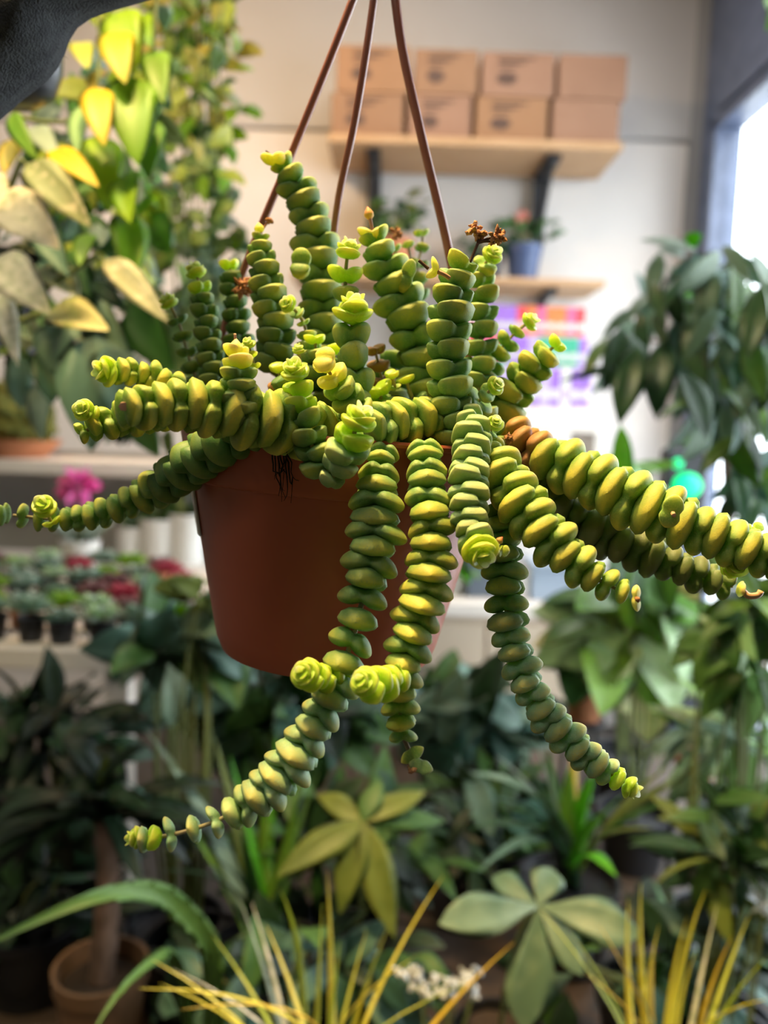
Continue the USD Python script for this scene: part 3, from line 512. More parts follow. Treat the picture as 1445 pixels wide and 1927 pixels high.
def potted(th, c, top, r, h, pm, soil=True):
    """a tapered flower pot whose rim centre is at top"""
    b = np.asarray(top) - V(0, 0, h)
    th.part('pot', lathe([(0, 0), (r * .72, 0), (r * .74, h * .02), (r * .94, h * .8), (r, h * .81), (r * 1.02, h * .98), (r, h), (r * .93, h), (r * .9, h * .86), (0, h * .86)], b, sides=32), pm, 30)
    if soil: th.part('soil', blob(np.asarray(top) - V(0, 0, h * .12), (r * .9, r * .9, h * .05), 1, .1), M['soil'])
FM = {}
def fm(name, *a, **k): FM[name] = foliage(name, *a, **k); return FM[name]
fm('lime', (0.16, 0.34, 0.008), (0.30, 0.46, 0.012)); fm('lemon', (0.62, 0.46, 0.012), (0.48, 0.46, 0.02)); fm('grass_green', (0.12, 0.30, 0.03), (0.22, 0.40, 0.05))
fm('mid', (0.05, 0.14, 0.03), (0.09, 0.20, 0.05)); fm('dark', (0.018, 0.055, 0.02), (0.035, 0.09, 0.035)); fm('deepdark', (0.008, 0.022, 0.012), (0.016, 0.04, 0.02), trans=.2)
fm('bluegreen', (0.06, 0.15, 0.11), (0.12, 0.23, 0.17)); fm('greyleaf', (0.13, 0.22, 0.15), (0.22, 0.32, 0.22), rough=.4); fm('silver', (0.28, 0.36, 0.30), (0.42, 0.5, 0.42), rough=.4)
fm('cream', (0.80, 0.72, 0.58), (0.26, 0.30, 0.15), 110); fm('cream2', (0.82, 0.77, 0.66), (0.42, 0.44, 0.30), 90); fm('vari', (0.18, 0.30, 0.06), (0.62, 0.58, 0.30), 60)
fm('vine', (0.20, 0.32, 0.05), (0.46, 0.48, 0.12), 45); fm('vine2', (0.10, 0.18, 0.05), (0.30, 0.36, 0.12), 45); fm('vine3', (0.62, 0.48, 0.10), (0.5, 0.46, 0.1), 45)
fm('fig', (0.04, 0.11, 0.05), (0.09, 0.18, 0.08), rough=.3); fm('fig2', (0.08, 0.18, 0.04), (0.13, 0.26, 0.05), rough=.3); fm('olive_leaf', (0.13, 0.18, 0.03), (0.20, 0.25, 0.05))
fm('straw', (0.70, 0.62, 0.06), (0.80, 0.72, 0.18), 60); fm('strawgreen', (0.42, 0.52, 0.06), (0.62, 0.62, 0.12), 60); fm('bright', (0.10, 0.42, 0.01), (0.16, 0.52, 0.02)); fm('palegreen', (0.30, 0.48, 0.22), (0.46, 0.6, 0.36), 40)
fm('ochre', (0.72, 0.52, 0.06), (0.80, 0.62, 0.12), 60)
M['clay'] = plain('clay_pot', (0.38, 0.14, 0.06), 0.7, (0.45, 0.18, 0.08), 25); M['tan_pot'] = plain('tan_pot', (0.20, 0.11, 0.055), 0.6, (0.24, 0.135, 0.07), 12); M['dark_pot'] = plain('charcoal_pot', (0.018, 0.019, 0.022), 0.3)
M['white_pot'] = plain('white_pot', (0.66, 0.65, 0.62), 0.4); M['blue_pot'] = plain('navy_pot', (0.05, 0.08, 0.18), 0.4); M['bark'] = plain('bark', (0.12, 0.075, 0.05), 0.9, (0.22, 0.14, 0.10), 40, .8, 120)
M['twig'] = plain('green_twig', (0.14, 0.17, 0.05), 0.7); M['wood_dark'] = plain('dark_table_wood', (0.045, 0.03, 0.02), 0.6, (0.08, 0.05, 0.03), 12)
def pick(mts, r): return FM[mts[int(r.integers(len(mts)))]]
def scatter(th, n, ell, d, size, mts, seed, shape='ovate', ratio=.5, root=None, nstem=6, droop=.7, gap=None, out=1.0, seg=7, sag=.08, stem_r=.0018, sm=None, zmin=0.1):
    """n leaves in that ellipse (cx, cy, rx, ry in px) of the depth range d, on nstem branches from the point root; size: (min, max) length in px"""
    r = np.random.default_rng(seed); cx, cy, rx, ry = ell; pts = []
    for k in range(n):
        while True:
            u = r.uniform(-1, 1, 2)
            px, py, dd = cx + rx * u[0], cy + ry * u[1], r.uniform(*d); c = P(px, py, dd)
            if u @ u <= 1 and c[2] > zmin: break
        o = nz(V(u[0], r.normal(0, .6), -u[1]) * out + V(0, 0, -droop) + r.normal(0, .35, 3))
        L = r.uniform(*size) / FP * dd
        th.part('leaf', leaf(c - o * L / 2, c + o * L / 2, L * ratio * r.uniform(.85, 1.15), None, sag, shape, seg, r=r), pick(mts, r)); pts.append(c - o * L / 2)
    if root is not None and nstem:
        pts = np.array(pts); idx = r.permutation(len(pts))[:nstem]
        for i in idx:
            q = pts[i]; mid = (root * .5 + q * .5) + V(*r.normal(0, .02, 3)) + V(0, 0, .12 * np.linalg.norm(q - root))
            th.part('branch', tube(curve([root, mid, q], 10), np.linspace(stem_r * 1.4, stem_r * .6, 10), 6), sm or M['twig'])
TZ = 0.45
table = Thing('plant_table', 'low dark wooden table under the crowd of green house plants', 'table', (0, 1.6, 0))
for k in range(6): table.part('plank', box((-1.3 if k < 3 else -.3, .62 + k * .33, TZ - .035), (1.45, .62 + k * .33 + .322, TZ), .003), M['wood_dark'], False)
for x, ylist in ((-1.25, (.66, 1.5)), (1.38, (.66, 2.5))):
    for y in ylist: table.part('leg', box((x, y, 0), (x + .06, y + .06, TZ - .035)), M['wood_dark'], False)

# --- upper left: leaves hanging under the warm lamp
pothos = Thing('golden_pothos', 'lime and yellow leaved trailing plant hanging under the warm lamp near the charcoal felt', 'plant', P(230, -60, .8))
pr = np.random.default_rng(31)
for (b, t, w, mt, d) in (((225, 20), (255, 140), 86, 'lime', .80), ((215, 60), (236, 158), 74, 'lemon', .78), ((180, 165), (196, 275), 66, 'lemon', .76), ((163, 195), (146, 290), 50, 'palegreen', .77), ((246, 145), (258, 310), 100, 'lime', .78),
                         ((288, 95), (308, 195), 62, 'grass_green', .82), ((286, 225), (278, 338), 58, 'grass_green', .80), ((92, 285), (186, 352), 56, 'lemon', .74), ((185, 255), (205, 400), 84, 'lime', .80), ((236, 330), (246, 420), 66, 'lime', .78),
                         ((236, 400), (250, 530), 74, 'lime', .80), ((300, 10), (312, 60), 40, 'palegreen', .9), ((262, 30), (285, 90), 50, 'lime', .84), ((150, 80), (165, 130), 50, 'strawgreen', .85), ((180, 20), (205, 70), 50, 'strawgreen', .86),
                         ((20, 215), (70, 300), 40, 'grass_green', .8), ((60, 240), (110, 300), 50, 'silver', .84), ((215, 290), (236, 350), 60, 'lime', .83), ((40, 260), (8, 330), 50, 'vine3', .82), ((195, 130), (170, 180), 36, 'vine3', .86),
                         ((255, 415), (300, 370), 40, 'lime', .8), ((170, 440), (150, 500), 44, 'grass_green', .8), ((205, 420), (185, 470), 50, 'silver', .82)):
    lpx(pothos, (*b, d), (*t, d - .03), w, FM[mt], nz(V(pr.normal(0, .25), -.85, .45)), .06, 'heart')
for a in ([(230, -60, .82), (236, 10, .81), (246, 120, .80), (238, 260, .80), (240, 400, .79)], [(300, -60, .85), (290, 60, .83), (288, 160, .82), (286, 230, .81)], [(170, -60, .82), (188, 80, .8), (184, 170, .78), (120, 230, .78), (20, 205, .8)]):
    pothos.part('vine', tube(curve([P(*p) for p in a], 24), .002, 6), M['twig'])
lvine = Thing('small_leaf_vine', 'column of small variegated yellow-green leaves hanging in front of the beige wall', 'plant', P(370, -60, 1.3))
vr = np.random.default_rng(12); mts = ['vine', 'vine', 'vine2', 'vine2', 'mid', 'vine3', 'lime']
for k in range(290):
    y = vr.uniform(-40, 640); cx = 372 if y < 200 else 372 + (y - 200) * .02; hw = 58 + 18 * math.sin(y / 90.0)
    if y > 330: hw = 74
    x, d = cx + vr.uniform(-1, 1) * hw, vr.uniform(1.2, 1.45); L = vr.uniform(34, 62)
    a = vr.normal(-PI / 2, .9)
    ms = ['vine3', 'lime', 'vine'] if y < 120 and vr.random() < .5 else (mts + ['strawgreen', 'lime', 'vine3'] if y < 330 else ['vine2', 'vine', 'vine2', 'greyleaf'])
    lpx(lvine, (x, y, d), (x + L * math.cos(a), y - L * math.sin(a), d - vr.uniform(0, .03)), L * vr.uniform(.55, .75), FM[ms[int(vr.integers(len(ms)))]], None, .08, 'ovate', None, 6, r=vr)
for k in range(7):
    x = 330 + 14 * k; lvine.part('vine', tube(curve([P(x, -60, 1.32), P(x + 8 * math.sin(k), 150, 1.33), P(x - 6, 400, 1.34), P(x + 6, 620 - 30 * (k % 3), 1.34)], 16), .002, 5), M['twig'])
calad = Thing('cream_leaf_plant', 'cream and beige marbled leaves of a house plant at the left edge', 'plant', P(-60, 640, .85))
for (b, t, w, mt, d) in (((40, 300), (172, 428), 78, 'cream', .70), ((-30, 370), (112, 470), 110, 'cream', .68), ((-20, 480), (94, 590), 92, 'cream2', .66), ((185, 480), (316, 606), 60, 'cream2', .74), ((80, 590), (205, 622), 84, 'vari', .72), ((-8, 520), (34, 690), 46, 'cream2', .68),
                         ((-40, 330), (20, 400), 70, 'cream', .75), ((60, 420), (130, 520), 60, 'bluegreen', .78), ((110, 470), (170, 560), 60, 'mid', .8), ((150, 400), (230, 500), 50, 'mid', .8), ((160, 530), (240, 590), 40, 'dark', .82), ((70, 500), (150, 560), 70, 'cream', .79), ((-20, 590), (60, 640), 60, 'dark', .8)):
    lpx(calad, (*b, d + .03), (*t, d), w, FM[mt], nz(V(pr.normal(0, .2), -.75, .6)), .07, 'ovate', fold=.3)
for a in ([(-60, 640, .85), (-20, 480, .8), (40, 300, .74)], [(-60, 640, .85), (60, 560, .8), (185, 480, .78)], [(-60, 640, .85), (20, 610, .78), (80, 590, .76)]): calad.part('stalk', tube(curve([P(*p) for p in a], 14), .003, 6), M['twig'])
phil = Thing('drooping_leaf_plant', 'large drooping grey-green leaves under the cream marbled plant', 'plant', P(180, 560, 1.15))
for (b, t, w, mt, d) in (((185, 610), (172, 850), 130, 'bluegreen', .95), ((120, 600), (96, 700), 80, 'greyleaf', .98), ((200, 640), (236, 800), 100, 'greyleaf', .92), ((240, 560), (330, 700), 90, 'mid', 1.02), ((150, 570), (240, 660), 80, 'greyleaf', .97), ((260, 620), (370, 720), 70, 'vine2', 1.1), ((300, 600), (400, 660), 60, 'vine2', 1.15),
                         ((230, 740), (300, 860), 70, 'mid', 1.0), ((280, 700), (360, 800), 70, 'vine2', 1.1), ((90, 700), (80, 830), 60, 'silver', 1.05), ((220, 480), (300, 560), 60, 'mid', 1.1), ((330, 560), (420, 620), 60, 'vine2', 1.2)):
    lpx(phil, (*b, d + .02), (*t, d), w, FM[mt], nz(V(pr.normal(0, .25), -.8, .5)), .08, 'ovate', fold=.3)
for a in ([(180, 560, 1.15), (190, 600, 1.02), (185, 620, .97)], [(180, 560, 1.15), (240, 570, 1.05), (300, 610, 1.1)]): phil.part('stalk', tube(curve([P(*p) for p in a], 10), .003, 6), M['twig'])
scatter(phil, 60, (300, 690, 150, 150), (1.15, 1.45), (40, 80), ['vine2', 'mid', 'greyleaf', 'dark'], 77, root=P(250, 560, 1.3))
scatter(pothos, 60, (190, 330, 130, 230), (.92, 1.1), (60, 115), ['lime', 'grass_green', 'mid', 'strawgreen', 'vine2', 'silver'], 402, 'heart', .6)
scatter(calad, 40, (60, 560, 140, 170), (.95, 1.1), (80, 130), ['mid', 'dark', 'vari', 'greyleaf', 'bluegreen'], 401, root=P(-60, 640, .85), nstem=4)
def hang(th, c, r, h, pm):
    """a hanging pot standing at c, on three cords from the ceiling"""
    th.part('pot', lathe([(0, 0), (r * .75, 0), (r * .96, h * .85), (r, h * .87), (r, h), (r * .92, h), (r * .88, h * .8), (0, h * .8)], c, sides=28), M[pm], 30)
    for k in range(3):
        p = np.asarray(c) + V(r * .96 * math.cos(2.1 * k), r * .96 * math.sin(2.1 * k), h * .97); th.part('cord', tube([p, V(c[0], c[1], c[2] + h + .35), V(c[0], c[1], CEIL)], .0008, 5), M['black'])
hang(pothos, pothos.base + V(-.01, .05, .035), .07, .11, 'dark_pot'); hang(lvine, lvine.base + V(0, .06, .04), .09, .14, 'dark_pot'); hang(calad, calad.base + V(-.05, .02, -.09), .07, .11, 'dark_pot')
# dark felt object and the glossy black pot behind it
M['felt'] = plain('charcoal_felt', (0.030, 0.033, 0.037), 0.95, (0.055, 0.06, 0.065), 150, 0.9, 900, spec=0.15)
fc = P(-70, -70, .40)
felt = Thing('felt_cover', 'charcoal grey fuzzy felt cover bulging into the upper corner above the lime leaves', 'felt cover', fc)
edge = [(-330, 420), (-120, 300), (0, 226), (46, 186), (92, 150), (118, 112), (138, 62), (170, 36), (228, 16), (300, -6), (380, -60), (420, -200), (300, -420), (-100, -520), (-400, -300)]
ep = curve([V(a, b, 0) for a, b in edge + edge[:1]], 96)[:, :2]
cen = np.array([-60, -90.0]); rings = []
for k, f in enumerate(np.linspace(1, 0.02, 15)):
    pp = cen + (ep - cen) * f; dz = .385 - .05 * math.sqrt(max(0, 1 - f ** 2)) - .006 * np.sin(pp[:, 0] / 37 + pp[:, 1] / 61) * (1 - f)
    rings.append([P(x, y, z) for (x, y), z in zip(pp, dz)])
for f in np.linspace(0.98, 0.1, 8):
    pp = cen + (ep - cen) * f; rings.insert(0, [P(x, y, .385 + .05 * math.sqrt(1 - f ** 2)) for x, y in pp])
rings = rings[::1]
fv = np.array(rings[:8][::1] + rings[8:]).reshape(-1, 3)
felt.part('felt_body', (fv, grid_faces(len(rings), 96)), M['felt'])
for sm in ([(92, -20), (86, 20), (72, 70), (58, 100)], [(140, -10), (136, 20), (128, 50)]):
    felt.part('seam', tube(curve([P(x, y, .385 - .05 * math.sqrt(max(.02, 1 - (math.hypot(x + 60, y + 90) / 235) ** 2)) - .002) for x, y in sm], 14), .0005, 5), M['black'])
fr = np.random.default_rng(3); fz = []
for k in range(900):
    i = fr.integers(0, 96); f = fr.uniform(.72, 1.0); x, y = cen + (ep[i] - cen) * f
    if not (-30 < x < 320 and -30 < y < 260): continue
    o = P(x, y, .385 - .05 * math.sqrt(max(0, 1 - f * f))); g = nz(o - P(cen[0], cen[1], .40) + fr.normal(0, .03, 3)) * fr.uniform(.0008, .0026)
    fz.append(tube([o, o + g * .6, o + g + fr.normal(0, .0004, 3)], [.00007, .00006, .00003], 3))
felt.part('fuzz', join(fz), M['felt'], kind='stuff')
bw = P(20, 110, .62)
bowl = Thing('hanging_bowl', 'glossy black hanging bowl half hidden behind the charcoal felt', 'bowl', bw)
bowl.part('bowl', lathe([(0, -.034), (.018, -.033), (.032, -.024), (.038, -.008), (.039, .02), (.041, .045), (.039, .045), (.037, .02), (.03, -.01), (0, -.02)], bw, sides=40), M['dark_pot'])
for a in range(3):
    p = bw + V(.039 * math.cos(a * 2.1), .039 * math.sin(a * 2.1), .043); bowl.part('cord', tube([p, bw + V(0, 0, .4)], .0009, 5), M['black'])

# ------------------------------------------------------------------ left-hand plant rack with trays of small succulents
zr, zt2 = W(150, 868, 2.55)[2], W(110, 1222, 1.62)[2]
rack = Thing('plant_rack', 'pale wooden staging with two levels for potted plants', 'plant rack', (-1.0, 2.2, 0))
M['staging'] = plain('staging_wood', (0.74, 0.66, 0.58), 0.6, (0.80, 0.72, 0.64), 7); M['panel'] = plain('grey_panel', (0.30, 0.28, 0.25), 0.7, (0.36, 0.34, 0.31), 3)
xr0, xr1 = W(-220, 870, 2.55)[0], W(560, 870, 2.55)[0]
rack.part('upper_shelf', box((xr0, 2.55, zr - .045), (xr1, 2.85, zr), .003), M['staging'], False)
rack.part('back_panel', box((xr0, 2.86, zt2), (xr1, 2.89, zr + .02)), M['panel'], False)
xq0, xq1 = W(-220, 1222, 1.62)[0], W(238, 1222, 1.62)[0]
rack.part('lower_shelf', box((xq0, 1.62, zt2 - .045), (xr1 - .15, 2.86, zt2), .003), M['staging'], False)
for x in (xq0 + .02, xq1 - .06):
    rack.part('post', box((x, 1.66, 0), (x + .05, 1.71, zt2 - .045)), M['staging'], False)
for x in (xr0 + .02, xr1 - .2): rack.part('post', box((x, 2.8, 0), (x + .05, 2.85, zr - .045)), M['staging'], False)
SM = {'grey green': ('greyleaf', 'greyleaf'), 'blue green': ('bluegreen', 'silver'), 'wine red': None, 'lime green': ('lime', 'grass_green'), 'dark plum': None, 'silver': ('silver', 'palegreen')}
fm('wine', (0.30, 0.02, 0.05), (0.42, 0.04, 0.08), trans=.2); fm('plum', (0.12, 0.05, 0.06), (0.2, 0.09, 0.09), trans=.2); fm('magenta', (0.75, 0.10, 0.42), (0.85, 0.2, 0.55)); SM['wine red'] = ('wine', 'wine'); SM['dark plum'] = ('plum', 'plum')
rr = np.random.default_rng(40); nthw = ['first', 'second', 'third', 'fourth', 'fifth', 'sixth', 'seventh', 'eighth', 'ninth', 'tenth', 'eleventh', 'twelfth']
colmap = {(0, 2): 'grey green'}
ys = [1.68, 1.79, 1.91, 2.03, 2.15, 2.27]
for row, y in enumerate(ys):
    x0 = W(-20, 1100, y)[0]; nn = int((W(340, 1100, y)[0] - x0) / .082) + 1
    for k in range(nn):
        x = x0 + .082 * k + rr.uniform(-.008, .008); o = V(x, y + rr.uniform(-.01, .01), zt2)
        pxx = (x / y) * FP + IW / 2
        cname = ['grey green', 'silver', 'blue green', 'grey green', 'dark plum', 'lime green', 'blue green'][int(rr.integers(7))]
        if (row == 2 and k == 4) or (row == 4 and k == 3) or (row == 4 and k == 6) or (row == 3 and k == 6): cname = 'wine red'
        q = Thing('small_succulent', f'{cname} rosette succulent, {nthw[k]} from the left in {nthw[row]} row from front of staging', 'succulent', o, 'little succulents on the staging')
        q.part('pot', lathe([(0, 0), (.024, 0), (.030, .046), (.033, .047), (.033, .054), (.029, .054), (.027, .046), (0, .046)], o, sides=14), [M['clay'], M['dark_pot'], M['dark_pot']][int(rr.integers(3))], 30)
        rad = rr.uniform(.044, .06); hz = rr.uniform(.0, .035)
        for ring, (nl, el, f) in enumerate(((7, .25, 1.0), (6, .7, .8), (4, 1.15, .55))):
            for j in range(nl):
                a = 2 * PI * j / nl + ring * .4; dr = V(math.cos(a) * math.cos(el), math.sin(a) * math.cos(el), math.sin(el)); bb = o + V(0, 0, .05 + hz * .7)
                q.part('leaf', leaf(bb, bb + dr * rad * f, rad * .62 * f, V(-dr[0] * math.sin(el), -dr[1] * math.sin(el), 1), -.08, 'obovate', 4, .2, .003), FM[SM[cname][ring % 2]])
fl = Thing('pink_flower_plant', 'potted plant with a fuzzy bright pink flower head behind the little succulents', 'plant', V(*(W(150, 1020, 2.42)[:2]), zt2))
b0 = fl.base; top = W(152, 918, 2.42)
fl.part('pot', lathe([(0, 0), (.045, 0), (.06, .10), (.062, .11), (.055, .11), (.05, .09), (0, .09)], b0, sides=20), M['white_pot'], 30)
fl.part('stem', tube([b0 + V(0, 0, .09), (b0 + top) / 2, top], .004, 6), M['twig'])
for k in range(46):
    a = nz(rr.normal(size=3) + V(0, -.3, .3)); fl.part('petal', leaf(top + a * .012, top + a * rr.uniform(.05, .085), .028, None, .05, 'ovate', 4, r=rr), FM['magenta'])
for k in range(9):
    a = 2 * PI * k / 9; fl.part('leaf', leaf(b0 + V(0, 0, .1), b0 + V(.11 * math.cos(a), .08 * math.sin(a), .17), .04, None, .1, 'ovate', 5, r=rr), FM['silver'])
for k, (px, hgt, wd) in enumerate(((300, .15, .065), (352, .17, .06), (245, .12, .05))):
    o = V(W(px, 1000, 2.7)[0], 2.70, zt2)
    wp = Thing('white_planter', f'plain white planter on the staging {["right beside the terracotta coloured pot", "partly covered by the terracotta coloured pot", "next to the pink flower"][k]}', 'planter', o)
    wp.part('planter', lathe([(0, 0), (wd * .85, 0), (wd, hgt * .9), (wd * 1.05, hgt * .92), (wd * 1.05, hgt), (wd * .95, hgt), (wd * .9, hgt * .85), (0, hgt * .85)], o, sides=28), M['white_pot'], 30)
    for j in range(10):
        a = 2 * PI * j / 10; wp.part('leaf', leaf(o + V(0, 0, hgt * .85), o + V(.09 * math.cos(a), .05 * math.sin(a), hgt + .06 + .03 * (j % 3)), .035, None, .1, 'lance', 5, r=rr), FM[['mid', 'vine2', 'greyleaf'][j % 3]])
moss = Thing('moss_mound', 'dark green mossy cushion in a clay bowl on the upper staging level', 'moss', V(W(10, 850, 2.62)[0], 2.68, zr))
o = moss.base; moss.part('bowl', lathe([(0, 0), (.10, 0), (.15, .05), (.155, .06), (.145, .06), (.12, .03), (0, .03)], o, sides=28), M['clay'], 30)
moss.part('moss', blob(o + V(0, 0, .13), (.13, .11, .125), 4, .3, 4, 4), plain('moss_green', (0.05, 0.07, 0.012), 0.95, (0.16, 0.14, 0.02), 30, 1.0, 150))
dp = Thing('dark_plant_pot', 'charcoal hanging pot behind the cream marbled leaves', 'plant pot', P(20, 650, 1.1))
hang(dp, dp.base - V(.03, 0, .01), .085, .13, 'dark_pot')

# ------------------------------------------------------------------ stock in the middle of the back wall
def flower_pot_plant(name, label, o, r, h, pm, n, size, mts, seed, shape='ovate', ratio=.5, spread=.12, rise=.16, droop=.3):
    t = Thing(name, label, 'plant', o); q = np.random.default_rng(seed); o = np.asarray(o, float)
    t.part('pot', lathe([(0, 0), (r * .74, 0), (r * .95, h * .8), (r, h * .82), (r, h), (r * .9, h), (r * .86, h * .85), (0, h * .85)], o, sides=28), pm, 30)
    c = o + V(0, 0, h * .9)
    for k in range(n):
        a = q.uniform(0, 2 * PI); e = q.uniform(.1, 1); s = c + V(math.cos(a) * spread * e, math.sin(a) * spread * e * .6, rise * q.uniform(.3, 1)); L = q.uniform(*size)
        d = nz(V(math.cos(a), math.sin(a) * .6, .5 - droop) + q.normal(0, .3, 3)); t.part('leaf', leaf(s, s + d * L, L * ratio, None, .08, shape, 6, r=q), pick(mts, q))
        if k % 3 == 0: t.part('stem', tube(curve([c, (c + s) / 2 + V(0, 0, .02), s], 8), .0022, 5), M['twig'])
    return t
flower_pot_plant('shelf_plant', 'leafy plant in a brown pot on the low wall shelf behind the tall succulent stem', V(W(745, 470, 3.8)[0], 3.76, zl), .08, .18, M['clay'], 40, (.06, .11), ['mid', 'dark', 'olive_leaf'], 61, spread=.10, rise=.2, droop=.8)
fp = flower_pot_plant('flowering_shelf_plant', 'plant with one pale red bloom in a navy pot on the low wall shelf', V(W(985, 500, 3.76)[0], 3.78, zl), .085, .17, M['blue_pot'], 34, (.05, .09), ['mid', 'dark', 'greyleaf'], 62, spread=.13, rise=.12, droop=.3)
ft = W(982, 410, 3.76); fp.part('flower_stem', tube([fp.base + V(0, 0, .15), ft], .003, 5), M['twig'])
fm('petal_red', (0.62, 0.22, 0.18), (0.7, 0.32, 0.26), 30)
for k in range(8):
    a = 2 * PI * k / 8; fp.part('petal', leaf(ft, ft + V(.035 * math.cos(a), -.012, .035 * math.sin(a)), .028, V(0, -1, .1), .05, 'ovate', 4), FM['petal_red'])
flower_pot_plant('trailing_shelf_plant', 'dark trailing plant in a charcoal pot on the low wall shelf beside the navy pot', V(W(920, 500, 3.76)[0], 3.78, zl), .07, .12, M['dark_pot'], 36, (.05, .08), ['mid', 'dark', 'bluegreen'], 63, spread=.12, rise=.10, droop=.9)
# display stand of colourful packets
zd0 = W(1050, 790, 3.35)[2]; xd0, xd1 = W(880, 790, 3.35)[0], W(1112, 790, 3.35)[0]
stand = Thing('display_stand', 'white display stand holding tiers of colourful seed packets', 'display stand', ((xd0 + xd1) / 2, 3.45, 0))
stand.part('top', box((W(860, 790, 3.3)[0], 3.28, zd0 - .05), (W(1128, 790, 3.3)[0], 3.75, zd0), .003), M['white_board'], False)
stand.part('side_panel', box((xd1 + .01, 3.30, 0.0), (xd1 + .035, 3.74, zd0 - .05)), M['white_board'], False); stand.part('side_panel', box((xd0 - .035, 3.30, 0.0), (xd0 - .01, 3.74, zd0 - .05)), M['white_board'], False)
zmid2 = W(940, 1142, 3.0)[2]
tiers = [(3.37, W(1050, 764, 3.37)[2], W(1050, 690, 3.37)[2]), (3.45, W(1050, 688, 3.45)[2], W(1050, 632, 3.45)[2]), (3.53, W(1050, 632, 3.53)[2], W(1050, 575, 3.53)[2])]
for k, (y, z0, z1) in enumerate(tiers): stand.part('tier', box((xd0, y - .012, zd0), (xd1, y + .055, max(z0 - .004, zd0 + .004))), M['white_board'], False)
PC = {'orange': (0.80, 0.22, 0.06), 'pink': (0.70, 0.14, 0.30), 'purple': (0.32, 0.16, 0.62), 'teal': (0.05, 0.42, 0.26), 'red': (0.72, 0.07, 0.08), 'lilac': (0.52, 0.42, 0.70), 'white': (0.7, 0.7, 0.66)}
PM = {k: plain('packet_' + k, v, .4) for k, v in PC.items()}
rowc = [['lilac', 'white', 'purple', 'lilac', 'purple', 'lilac', 'purple', 'lilac', 'purple', 'white', 'purple', 'purple'], ['red', 'pink', 'red', 'teal', 'purple', 'purple', 'lilac', 'teal', 'teal', 'teal', 'teal', 'purple'], ['pink', 'lilac', 'purple', 'purple', 'purple', 'red', 'orange', 'pink', 'orange', 'orange', 'pink', 'red']]
tname = ['bottom', 'middle', 'top']
for k, (y, z0, z1) in enumerate(tiers):
    for j in range(12):
        x0 = xd0 + (xd1 - xd0) * j / 12; x1 = xd0 + (xd1 - xd0) * (j + 1) / 12 - .004; c = rowc[k][j]; zz0 = max(z0, zd0 + .005)
        p = Thing('seed_packet', f'{c} packet, {nthw[j]} from the left in the {tname[k]} tier of the white display stand', 'packet', ((x0 + x1) / 2, y + .02, zz0), 'packets in the display stand')
        p.part('sleeve', box((x0, y, zz0), (x1, y + .02, z1 - .006), .002), PM[c], False)
        p.part('picture_band', box((x0 + .004, y - .0012, zz0 + (z1 - zz0) * .18), (x1 - .004, y + .0005, zz0 + (z1 - zz0) * .42)), PM['white' if c != 'white' else 'lilac'], False)
# counter with things on it, behind the pot
xk0, xk1 = W(600, 1150, 2.9)[0], W(1096, 1150, 2.9)[0]; zk = W(940, 1136, 2.9)[2]
counter = Thing('counter', 'beige counter with a pale top behind the trailing stems', 'counter', ((xk0 + xk1) / 2, 3.05, 0))
counter.part('worktop', box((xk0, 2.88, zk - .05), (xk1, 3.27, zk), .003), M['white_board'], False)
M['beige'] = plain('beige_front', (0.50, 0.40, 0.30), .6, (0.54, 0.44, 0.33), 2); counter.part('cabinet_body', box((xk0 + .02, 2.91, 0), (xk1 - .03, 3.27, zk - .05)), M['beige'], False)
for k in range(3):
    a = xk0 + .03 + (xk1 - xk0 - .08) * k / 3; dd = counter.part('door', box((a, 2.895, .08), (a + (xk1 - xk0 - .08) / 3 - .01, 2.912, zk - .075), .003), M['beige'], False)
    counter.part('handle', tube([V(a + .04, 2.88, zk - .2), V(a + .04, 2.88, zk - .3)], .005, 8), M['black'], under=dd)
M['greyblue'] = plain('grey_blue_plastic', (0.26, 0.32, 0.40), .4); M['slate'] = plain('slate_plastic', (0.10, 0.12, 0.15), .4)
for nm, lb, ct, a, b, y, mtk in (('storage_box', 'grey-blue plastic storage box with a lid on the counter beside the trailing stem', 'box', (1000, 1062), (1085, 1134), 2.98, 'greyblue'), ('storage_box', 'small slate plastic box on the counter just right of the terracotta coloured pot', 'box', (880, 1052), (935, 1134), 3.0, 'slate'), ('storage_box', 'white plastic box on the counter between the slate box and the grey-blue box', 'box', (942, 1072), (994, 1134), 3.0, 'white_pot')):
    lo, hi = inset(a[0], a[1], b[0], b[1], y, y + .2); lo, hi = V(lo[0], lo[1], zk), V(*hi); q = Thing(nm, lb, ct, ((lo[0] + hi[0]) / 2, y + .1, zk))
    q.part('body', box(lo, hi - V(0, 0, .02), .006), M[mtk], False); q.part('lid', box(V(lo[0] - .006, lo[1] - .006, hi[2] - .02), V(hi[0] + .006, hi[1] + .006, hi[2]), .004), M[mtk], False)
flower_pot_plant('counter_plant', 'bright green plant in a white pot on the counter against the terracotta coloured pot', V(W(858, 1130, 3.05)[0], 3.08, zk), .05, .09, M['white_pot'], 26, (.07, .12), ['bright', 'grass_green', 'mid'], 64, spread=.07, rise=.08)

